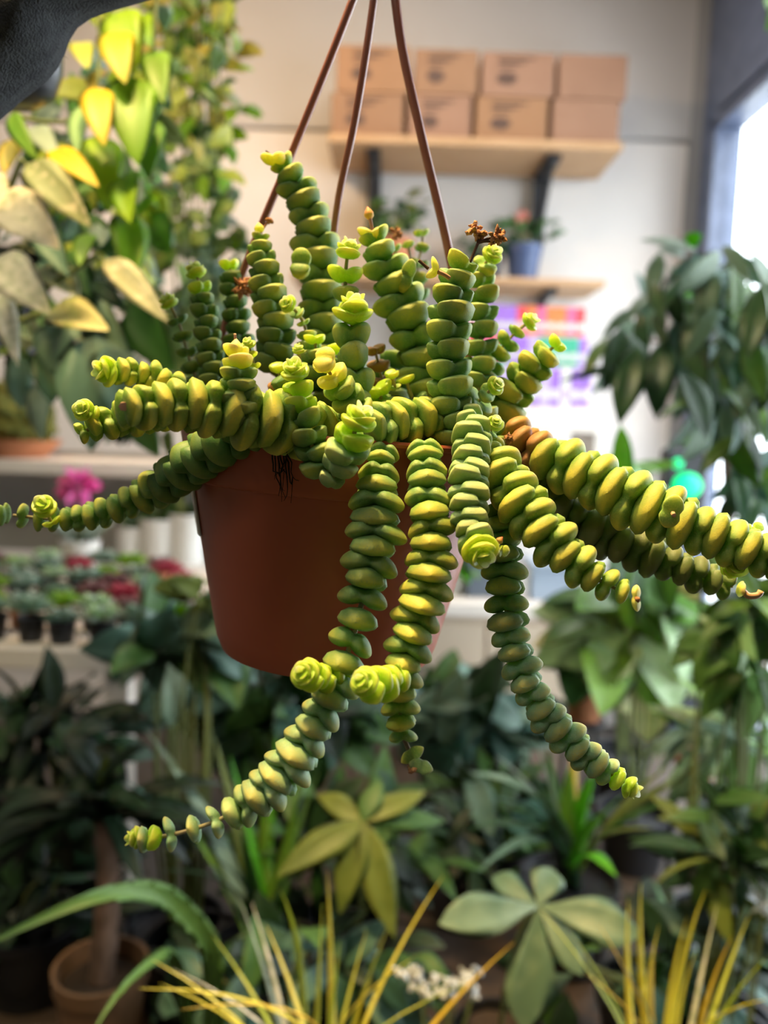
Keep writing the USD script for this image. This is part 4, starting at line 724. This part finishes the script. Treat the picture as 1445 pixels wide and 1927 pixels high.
# ------------------------------------------------------------------ right: tall fig by the window
fr0 = V(1.05, 1.75, TZ)
fig = Thing('weeping_fig', 'tall plant with long dark drooping leaves in front of the bright window', 'plant', fr0)
fig.part('pot', lathe([(0, 0), (.10, 0), (.13, .2), (.14, .21), (.14, .25), (.125, .25), (.12, .2), (0, .2)], fr0, sides=32), M['dark_pot'], 30)
apex = [P(1330, 520, 1.75), P(1400, 560, 1.6), P(1440, 640, 1.5), P(1250, 560, 1.7), P(1380, 700, 1.6), P(1300, 640, 1.65), P(1220, 640, 1.6)]
trunk = curve([fr0 + V(0, 0, .2), P(1380, 1050, 1.8), P(1360, 760, 1.75), P(1340, 560, 1.75)], 24); fig.part('trunk', tube(trunk, np.linspace(.014, .006, 24), 8), M['bark'])
for a in apex[1:]: fig.part('branch', tube(curve([trunk[14], (trunk[18] + a) / 2 + V(0, 0, .06), a], 12), np.linspace(.006, .003, 12), 6), M['bark'])
q = np.random.default_rng(88)
for (b, t, w, mt, d) in (((1200, 650), (1165, 800), 62, 'fig', 1.25), ((1168, 800), (1175, 960), 40, 'bright', 1.3), ((1250, 640), (1235, 790), 60, 'fig', 1.3), ((1310, 470), (1200, 452), 20, 'silver', 1.5), ((1290, 480), (1235, 470), 24, 'silver', 1.5), ((1290, 460), (1320, 440), 30, 'bright', 1.5), ((1300, 500), (1250, 590), 46, 'greyleaf', 1.5), ((1340, 520), (1320, 620), 56, 'bluegreen', 1.4), ((1410, 470), (1440, 560), 60, 'greyleaf', 1.4),
                         ((1445, 530), (1405, 680), 60, 'fig', 1.2), ((1290, 610), (1330, 730), 50, 'fig', 1.3), ((1180, 690), (1050, 720), 18, 'dark', 1.4), ((1190, 580), (1130, 640), 22, 'greyleaf', 1.5), ((1280, 700), (1330, 830), 70, 'dark', 1.2), ((1330, 780), (1280, 870), 60, 'fig', 1.25), ((1400, 640), (1440, 760), 56, 'fig2', 1.3), ((1310, 540), (1290, 560), 40, 'bright', 1.5), ((1445, 20), (1430, -40), 40, 'grass_green', 1.2), ((1460, 10), (1440, 60), 30, 'grass_green', 1.2)):
    lpx(fig, (*b, d + .02), (*t, d), w, FM[mt], nz(V(q.normal(0, .4), -.8, .3)), .06, 'lance')
def fig_leaves(n, ell, d, mts, seed, L=(70, 135), gapc=None):
    q = np.random.default_rng(seed)
    for k in range(n):
        while True:
            u = q.uniform(-1, 1, 2)
            if u @ u <= 1:
                x, y = ell[0] + ell[2] * u[0], ell[1] + ell[3] * u[1]
                if not (1165 < x < 1290 and 740 < y < 900) and not (1225 < x < 1365 and 820 < y < 1010): break
        dd, l, a = q.uniform(*d), q.uniform(*L), q.normal(-PI / 2, .5)
        lpx(fig, (x, y - l / 2, dd), (x + l * math.cos(a), y - l / 2 - l * math.sin(a), dd - q.uniform(0, .06)), l * q.uniform(.3, .42), pick(mts, q), nz(V(q.normal(0, .6), -.7, q.normal(.2, .5))), .07, 'lance', None, 8, r=q)
fig_leaves(95, (1330, 665, 180, 160), (1.3, 1.9), ['fig', 'fig', 'dark', 'bluegreen', 'fig2', 'greyleaf', 'bluegreen'], 5)
fig_leaves(100, (1395, 850, 140, 160), (1.3, 1.9), ['fig', 'dark', 'bluegreen', 'fig2', 'grass_green'], 6)
fig_leaves(22, (1400, 600, 80, 60), (1.2, 1.6), ['fig', 'bluegreen', 'greyleaf', 'fig2'], 9)
# green signal lamp glowing between the leaves
lampb = P(1296, 915, 2.6)
sig = Thing('green_lamp', 'small lamp box with two glowing green lenses among the window plants', 'lamp', lampb)
sig.part('housing', box(lampb + V(-.07, .02, -.08), lampb + V(.07, .09, .12), .008), M['black'], False); sig.part('pole', tube([lampb + V(0, .05, -.08), V(lampb[0], lampb[1] + .05, 0)], .012, 8), M['black'])
em = plain('green_glow', (0.0, 0.4, 0.2), .4, emit=((0.0, 1.0, 0.28), 1.3))
sig.part('lens', blob(lampb + V(0, .015, 0), (.048, .022, .044), 2, .02, 3), em); sig.part('lens', blob(lampb + V(-.035, .015, .072), (.018, .012, .018), 2, .02, 2), em)

# ------------------------------------------------------------------ lower right and middle: plants on the table
def clump(name, label, base, blades, cat='plant', pot=None, shape='strap', seg=12, wf=1.0):
    t = Thing(name, label, cat, base); q = np.random.default_rng(len(blades) + int(abs(base[0]) * 100))
    for bl in blades:
        tip, w, mt = bl[0], bl[1], bl[2]; arch = max(bl[3] if len(bl) > 3 else .12, .07 if wf > 1 else 0) * (1 if wf == 1 else 1.25)
        T = P(*tip); b = np.asarray(base) + V(q.uniform(-.015, .015), q.uniform(-.015, .015), 0)
        d = nz(T - b); up = nz(V(0, 0, 1) - d * d[2]) if abs(d[2]) < .97 else nz(np.cross(d, V(1, 0, 0)))
        t.part('blade', leaf(b, T, w * wf * tip[2] / FP, nz(nz(CAM - T) * .7 + up), 0, shape, seg, .3) if arch == 0 else leaf(b, T, w * wf * tip[2] / FP, nz(up + .2 * nz(CAM - T)), arch, shape, seg, .3), FM[mt])
    if pot:
        r, h, pm = pot; o = np.asarray(base) - V(0, 0, h * .9)
        t.part('pot', lathe([(0, 0), (r * .75, 0), (r * .95, h * .85), (r, h * .86), (r, h), (r * .92, h), (r * .9, h * .9), (0, h * .9)], o, sides=28), M[pm], 30)
    return t
def rb(px, py, d): return P(px, py, d)
g = np.random.default_rng(51)
b1 = V(P(600, 2080, .80)[0], P(600, 2080, .80)[1], TZ + .22)
bl = [((285, 1805, .72), 20, 'straw'), ((300, 1850, .70), 20, 'straw'), ((526, 1672, .78), 17, 'strawgreen', .2), ((616, 1640, .8), 17, 'straw', .02), ((640, 1770, .8), 14, 'strawgreen', .04), ((834, 1648, .82), 17, 'straw', .03), ((968, 1772, .85), 14, 'ochre', .05), ((474, 1698, .86), 16, 'cream2', .08), ((500, 1740, .84), 18, 'straw', .1), ((322, 1822, .74), 14, 'cream2', .15), ((690, 1750, .85), 12, 'strawgreen', .05), ((700, 1840, .75), 12, 'straw', .15), ((260, 1860, .68), 20, 'straw', .2), ((400, 1760, .85), 14, 'strawgreen', .14), ((560, 1730, .88), 14, 'olive_leaf', .1), ((740, 1720, .9), 12, 'olive_leaf', .05), ((340, 1900, .66), 16, 'ochre', .2), ((880, 1850, .74), 12, 'strawgreen', .15), ((450, 1690, .9), 12, 'silver', .1), ((780, 1800, .72), 12, 'straw', .1), ((606, 1700, .74), 12, 'strawgreen', .03)]
clump('yellow_grass', 'grass with yellow striped blades in front of the palm-like leaves, below the terracotta coloured pot', b1, bl, pot=(.10, .22, 'dark_pot'), wf=1.25, shape='blade')
b2 = V(P(1270, 2090, .85)[0], P(1270, 2090, .85)[1], TZ + .22)
bl = [((1206, 1660, .85), 16, 'straw', .04), ((1328, 1672, .85), 15, 'straw', .03), ((1128, 1742, .82), 16, 'ochre', .06), ((1182, 1690, .88), 16, 'straw', .04), ((1292, 1726, .84), 15, 'straw', .03), ((1378, 1760, .84), 15, 'ochre', .04), ((1444, 1800, .80), 16, 'strawgreen', .08), ((1060, 1738, .84), 14, 'strawgreen', .06), ((1016, 1712, .85), 14, 'strawgreen', .05), ((1240, 1740, .8), 14, 'straw', .04), ((1350, 1700, .9), 13, 'cream2', .04), ((1230, 1800, .78), 14, 'ochre', .05), ((1160, 1800, .78), 12, 'silver', .08), ((1410, 1720, .9), 12, 'strawgreen', .05), ((1310, 1790, .78), 14, 'straw', .03), ((1100, 1830, .76), 14, 'ochre', .1), ((1445, 1880, .74), 12, 'straw', .12)]
clump('yellow_grass', 'grass with thin golden upright blades in front of the grey-green palmate leaf', b2, bl, pot=(.10, .22, 'dark_pot'), wf=1.25, shape='blade')
# palmate leaves
def palmate(name, label, hub, leaflets, d, mts, base, shape='obovate', tilt=V(0, -.7, .7)):
    t = Thing(name, label, 'plant', base); h = P(*hub, d)
    t.part('petiole', tube(curve([base, (base + h) / 2 + V(0, .02, .03), h], 12), .0035, 6), M['twig'])
    for i, (x, y, w) in enumerate(leaflets):
        T = P(x, y, d - .05 if y > hub[1] else d + .04)
        t.part('leaflet', leaf(h, T, w * d / FP, tilt, .05, shape, 10, .2), FM[mts[i % len(mts)]])
    return t
pa = palmate('money_tree', 'grey-green palmate leaf with six broad leaflets among the golden grass', (1012, 1706), [(826, 1738, 80), (1206, 1760, 86), (985, 1940, 92), (926, 1650, 56), (1038, 1634, 70), (1096, 1836, 54)], .98, ['greyleaf', 'greyleaf', 'greyleaf', 'bluegreen'], V(.2, 1.12, TZ + .14))
potted(pa, None, V(.2, 1.12, TZ + .15), .07, .15, M['dark_pot'])
pb = palmate('palmate_plant', 'olive green palmate leaf in deep shade right below the terracotta coloured pot', (682, 1546), [(742, 1765, 66), (838, 1546, 46), (520, 1650, 62), (596, 1496, 50), (716, 1466, 46), (800, 1490, 48), (640, 1720, 60)], 1.12, ['olive_leaf', 'mid', 'olive_leaf'], V(-.02, 1.3, TZ + .14), 'lance')
potted(pb, None, V(-.02, 1.3, TZ + .15), .08, .15, M['dark_pot'])
# dark bromeliads and straps in the middle
bb = V(P(1090, 1690, 1.5)[0], 1.5, TZ + .16)
bl = [((960, 1385, 1.45), 22, 'greyleaf', .05), ((1000, 1375, 1.5), 20, 'silver', .04), ((885, 1455, 1.4), 56, 'greyleaf', .15), ((1072, 1440, 1.5), 34, 'grass_green', .03), ((1120, 1450, 1.5), 40, 'bright', .03), ((1180, 1490, 1.45), 30, 'grass_green', .06), ((1262, 1440, 1.5), 30, 'olive_leaf', .06), ((1300, 1500, 1.45), 26, 'mid', .1), ((930, 1420, 1.5), 26, 'silver', .08), ((1030, 1400, 1.55), 22, 'mid', .04), ((880, 1560, 1.35), 36, 'dark', .15), ((920, 1500, 1.4), 34, 'bluegreen', .12), ((1160, 1650, 1.25), 44, 'bright', .1), ((1230, 1560, 1.4), 30, 'olive_leaf', .12), ((990, 1560, 1.3), 36, 'dark', .1), ((1130, 1530, 1.4), 34, 'grass_green', .05), ((1340, 1440, 1.55), 24, 'olive_leaf', .1), ((900, 1640, 1.25), 30, 'bluegreen', .15), ((1080, 1380, 1.6), 18, 'ochre', .02)]
clump('strap_leaf_plant', 'tuft of long green strap leaves below the tip of the lowest right-hand trailing stem', bb, bl, pot=(.10, .17, 'dark_pot'))
bs2 = V(P(480, 1900, 1.25)[0], 1.24, TZ + .16)
bl = [((272, 1372, 1.35), 46, 'greyleaf', .08), ((222, 1462, 1.3), 40, 'bluegreen', .12), ((432, 1420, 1.35), 24, 'bright', .03), ((330, 1520, 1.3), 36, 'grass_green', .05), ((400, 1380, 1.4), 34, 'olive_leaf', .04), ((500, 1430, 1.35), 36, 'grass_green', .03), ((600, 1450, 1.4), 26, 'mid', .08), ((560, 1500, 1.3), 40, 'grass_green', .06), ((640, 1560, 1.25), 36, 'dark', .12), ((380, 1600, 1.2), 34, 'bluegreen', .1), ((450, 1560, 1.2), 40, 'mid', .05), ((300, 1640, 1.15), 30, 'dark', .15), ((520, 1380, 1.45), 22, 'bright', .03)]
clump('spear_leaf_plant', 'upright grey-green spear leaves behind the stem tip that reaches furthest down and left', bs2, bl, pot=(.11, .17, 'dark_pot'), shape='blade')
# big pot with a woody trunk, bottom left
tp = P(190, 1815, 1.25)
drac = Thing('trunk_plant', 'dark leaved plant with a woody trunk in a tan pot at the bottom left', 'plant', V(tp[0], tp[1], TZ))
rp_ = 84 / FP * 1.25; hh = tp[2] - TZ
drac.part('pot', lathe([(0, 0), (rp_ * .75, 0), (rp_ * .97, hh * .86), (rp_ * 1.03, hh * .87), (rp_ * 1.05, hh), (rp_ * .96, hh), (rp_ * .93, hh * .8), (0, hh * .8)], V(tp[0], tp[1], TZ), sides=48), M['tan_pot'], 30)
drac.part('soil', blob(V(tp[0], tp[1], tp[2] - hh * .17), (rp_ * .92, rp_ * .92, hh * .06), 2, .1), M['soil'])
tt = P(195, 1540, 1.3); drac.part('trunk', tube(curve([V(tp[0], tp[1], TZ + hh * .8), P(204, 1680, 1.27), tt], 16), np.linspace(.021, .016, 16) * (1 + .08 * np.sin(np.arange(16) * 2.1)), 10), M['bark'])
q = np.random.default_rng(15)
for k in range(46):
    a = q.uniform(0, 2 * PI); el = q.uniform(-.3, 1.2); L = q.uniform(.12, .22); dr = V(math.cos(a) * math.cos(el), math.sin(a) * math.cos(el) * .8, math.sin(el)); drac.part('leaf', leaf(tt + V(0, 0, q.uniform(-.02, .06)), tt + dr * L + V(0, 0, -.05), .032, nz(V(0, 0, 1) - dr * dr[2] + V(0, -.3, 0)), .14, 'strap', 9, r=q), FM[['deepdark', 'deepdark', 'deepdark', 'dark'][k % 4]])
for (t_, w, mt) in (((200, 1420, 1.28), 30, 'olive_leaf'), ((150, 1440, 1.3), 26, 'dark'), ((230, 1400, 1.35), 26, 'mid')): drac.part('leaf', leaf(tt, P(*t_), w * 1.3 / FP, V(0, -1, .2), .02, 'strap', 9), FM[mt])
arch = Thing('arching_blade_plant', 'single long arching green blade crossing the dark lower left corner', 'plant', V(P(320, 2060, .95)[0], .98, TZ + .12))
for (a, w, mt) in (([(-60, 1800, .82), (60, 1738, .85), (180, 1690, .88), (262, 1676, .92), (330, 1700, .95), (400, 1800, .97)], 44, 'mid'), ([(150, 1990, .8), (240, 1850, .86), (300, 1800, .92)], 26, 'mid')):
    c = curve([P(*p) for p in a] + [arch.base], 26); n = len(c); wd = np.minimum(1, np.arange(n) / 9.0 + .06) * w * .9 / FP / 2; T = np.gradient(c, axis=0); sd = np.array([nz(np.cross(x, V(0, -.75, .65))) for x in T]); up = np.cross(sd, T); up /= np.linalg.norm(up, axis=1, keepdims=True)
    k = np.array([-1, -.5, 0, .5, 1, .5, 0, -.5]); z = np.array([.25, .12, 0, .12, .25, .1, -.05, .1])
    arch.part('blade', ((c[:, None] + (wd[:, None] * k)[..., None] * sd[:, None] + (wd[:, None] * z)[..., None] * up[:, None]).reshape(-1, 3), grid_faces(n, 8)), FM[mt])
arch.part('pot', lathe([(0, 0), (.06, 0), (.08, .11), (.082, .12), (.07, .12), (.06, .1), (0, .1)], arch.base - V(0, 0, .12), sides=24), M['dark_pot'], 30)
# crowd of leafy plants: (name, label, ellipse, depth, n, size, mats, shape, ratio)
crowd = [
    ('lobed_leaf_plant', 'blue-green broad leaved plant left of the terracotta coloured pot, above the white staging edge', (330, 1225, 110, 90), (1.3, 1.55), 26, (110, 170), ['bluegreen', 'greyleaf', 'mid'], 'ovate', .55),
    ('lime_leaf_plant', 'plant with a few lime leaves catching the light beside the lower left of the pot', (370, 1130, 48, 44), (1.3, 1.4), 9, (60, 95), ['lime', 'grass_green', 'olive_leaf'], 'heart', .6),
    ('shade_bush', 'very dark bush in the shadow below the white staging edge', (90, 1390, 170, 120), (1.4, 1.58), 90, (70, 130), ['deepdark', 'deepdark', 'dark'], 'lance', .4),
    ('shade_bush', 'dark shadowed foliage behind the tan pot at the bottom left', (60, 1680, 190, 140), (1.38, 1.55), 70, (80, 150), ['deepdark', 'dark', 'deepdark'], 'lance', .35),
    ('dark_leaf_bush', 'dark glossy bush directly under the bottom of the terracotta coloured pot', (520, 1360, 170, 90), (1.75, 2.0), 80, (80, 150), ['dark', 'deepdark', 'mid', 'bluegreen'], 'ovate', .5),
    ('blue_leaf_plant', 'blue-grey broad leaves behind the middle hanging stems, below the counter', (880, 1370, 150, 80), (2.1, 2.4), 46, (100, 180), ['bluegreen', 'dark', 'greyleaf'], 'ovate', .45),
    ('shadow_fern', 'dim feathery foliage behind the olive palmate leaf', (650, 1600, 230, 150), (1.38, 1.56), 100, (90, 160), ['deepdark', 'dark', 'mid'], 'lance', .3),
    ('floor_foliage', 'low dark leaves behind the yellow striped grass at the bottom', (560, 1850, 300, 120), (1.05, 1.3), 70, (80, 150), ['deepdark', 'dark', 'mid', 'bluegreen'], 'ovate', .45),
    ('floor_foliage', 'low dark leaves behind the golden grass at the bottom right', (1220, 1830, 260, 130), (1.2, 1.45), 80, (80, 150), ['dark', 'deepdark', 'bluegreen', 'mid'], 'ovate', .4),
    ('pale_pothos', 'pale green heart leaved plant under the long trailing stems on the right', (1210, 1215, 150, 110), (1.75, 2.1), 52, (110, 190), ['palegreen', 'grass_green', 'fig2', 'vari', 'mid'], 'heart', .62),
    ('window_bush', 'green leafy bush at the right edge below the window fig', (1400, 1190, 110, 150), (1.1, 1.3), 60, (80, 150), ['fig2', 'mid', 'grass_green', 'palegreen', 'dark'], 'ovate', .45),
    ('striped_spider_plant', 'arching pale striped leaves at the right edge below the window bush', (1370, 1410, 110, 100), (1.4, 1.6), 60, (130, 220), ['palegreen', 'grass_green', 'palegreen', 'greyleaf'], 'strap', .12),
    ('right_edge_bush', 'olive bush at the right edge above the golden grass', (1370, 1600, 130, 110), (1.1, 1.3), 70, (80, 150), ['olive_leaf', 'mid', 'dark', 'dark'], 'lance', .35),
    ('window_herb', 'bright green upright leaves behind the long trailing stem on the right', (1190, 950, 60, 80), (2.1, 2.4), 24, (90, 160), ['bright', 'palegreen', 'grass_green'], 'lance', .22),
    ('counter_front_plant', 'low dark green leaves along the foot of the beige counter', (830, 1300, 120, 36), (2.45, 2.7), 34, (70, 120), ['dark', 'mid', 'bluegreen'], 'ovate', .45),
    ('middle_foliage', 'mid green leaves in half shade between the strap leaves and the palmate leaf', (930, 1590, 170, 130), (1.7, 1.98), 80, (90, 160), ['dark', 'mid', 'deepdark', 'bluegreen'], 'lance', .35),
]
for i, (nm, lb, el, d, n, size, mts, shp, ra_) in enumerate(crowd):
    dm = sum(d) / 2; c = P(el[0], el[1] + el[3] * .9, dm); pz = max(TZ if .62 < c[1] < 2.6 else 0, 0); rr_ = .09
    onfloor = not (.62 < c[1] < 2.55)
    pz = 0.0 if onfloor else TZ
    if nm in ('lobed_leaf_plant', 'lime_leaf_plant', 'shade_bush') : pass
    h = .14; t = Thing(nm, lb, 'plant', V(c[0], c[1], pz))
    t.part('pot', lathe([(0, 0), (rr_ * .75, 0), (rr_ * .97, h * .86), (rr_ * 1.02, h * .87), (rr_ * 1.03, h), (rr_ * .95, h), (rr_ * .9, h * .8), (0, h * .8)], V(c[0], c[1], pz), sides=20), M['dark_pot'], 30)
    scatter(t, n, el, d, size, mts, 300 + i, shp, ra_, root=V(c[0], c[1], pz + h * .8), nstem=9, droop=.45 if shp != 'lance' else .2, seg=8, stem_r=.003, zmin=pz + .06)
# pots and blossoms glimpsed among the leaves, raised on plant stands
for px, py, d, r, pm, lb, ls in ((1100, 1318, 2.0, 40, 'clay', 'clay pot glimpsed under the pale heart leaves', 'black plant stand under the pale heart leaves'), (1306, 1452, 1.6, 38, 'clay', 'clay pot glimpsed among the arching striped leaves', 'black plant stand among the arching striped leaves')):
    rm = r / FP * d; c = P(px, py, d); hh2 = rm * 1.7; z0 = c[2] - hh2 * .5
    st_ = Thing('plant_stand', ls, 'plant stand', V(c[0], c[1], TZ))
    st_.part('top', lathe([(0, 0), (rm, 0), (rm * 1.02, .006), (rm, .012), (0, .012)], V(c[0], c[1], z0 - .012), sides=24), M['black'], 30)
    for k in range(3):
        a = k * 2.094 + .5; st_.part('leg', tube([V(c[0] + rm * .8 * math.cos(a), c[1] + rm * .8 * math.sin(a), z0 - .008), V(c[0] + rm * 1.1 * math.cos(a), c[1] + rm * 1.1 * math.sin(a), TZ)], .006, 6), M['black'])
    t = Thing('flower_pot', lb, 'pot', V(c[0], c[1], z0))
    t.part('pot', lathe([(0, 0), (rm * .75, 0), (rm * .93, hh2 * .78), (rm * 1.03, hh2 * .79), (rm * 1.05, hh2), (rm * .94, hh2), (rm * .9, hh2 * .8), (0, hh2 * .8)], V(c[0], c[1], z0), sides=28), M[pm], 30)
    t.part('soil', blob(V(c[0], c[1], z0 + hh2 * .82), (rm * .85, rm * .85, hh2 * .04), 3, .1), M['soil'])
M['petal_white'] = plain('white_petal', (0.6, 0.62, 0.62), .6)
for lb, px, py, d, sx, sy, n, sd in (('white blossoms dotted between the two tufts of yellow grass', 825, 1850, 1.02, 85, 26, 26, 1), ('spiky white flower at the right edge above the golden grass', 1432, 1672, 1.15, 26, 36, 10, 2)):
    q = np.random.default_rng(sd); c = P(px, py, d); t = Thing('white_flower', lb, 'flower', V(c[0], c[1], TZ)); root = V(c[0], c[1], TZ)
    t.part('pot', lathe([(0, 0), (.05, 0), (.065, .1), (.067, .11), (.06, .11), (.055, .09), (0, .09)], root, sides=20), M['dark_pot'], 30)
    for k in range(n):
        o = P(px + q.uniform(-sx, sx), py + q.uniform(-sy, sy), d + q.uniform(-.05, .05))
        if k % 3 == 0: t.part('stem', tube(curve([root + V(0, 0, .08), (root + o) / 2 + V(0, 0, .06), o], 8), .0016, 5), M['twig'])
        fls = join([leaf(o, o + nz(q.normal(size=3) + V(0, -.5, .5)) * (.010 if sd == 1 else .022), .007, None, .05, 'ovate', 4, r=q) for _ in range(6)]); t.part('blossom', fls, M['petal_white'])
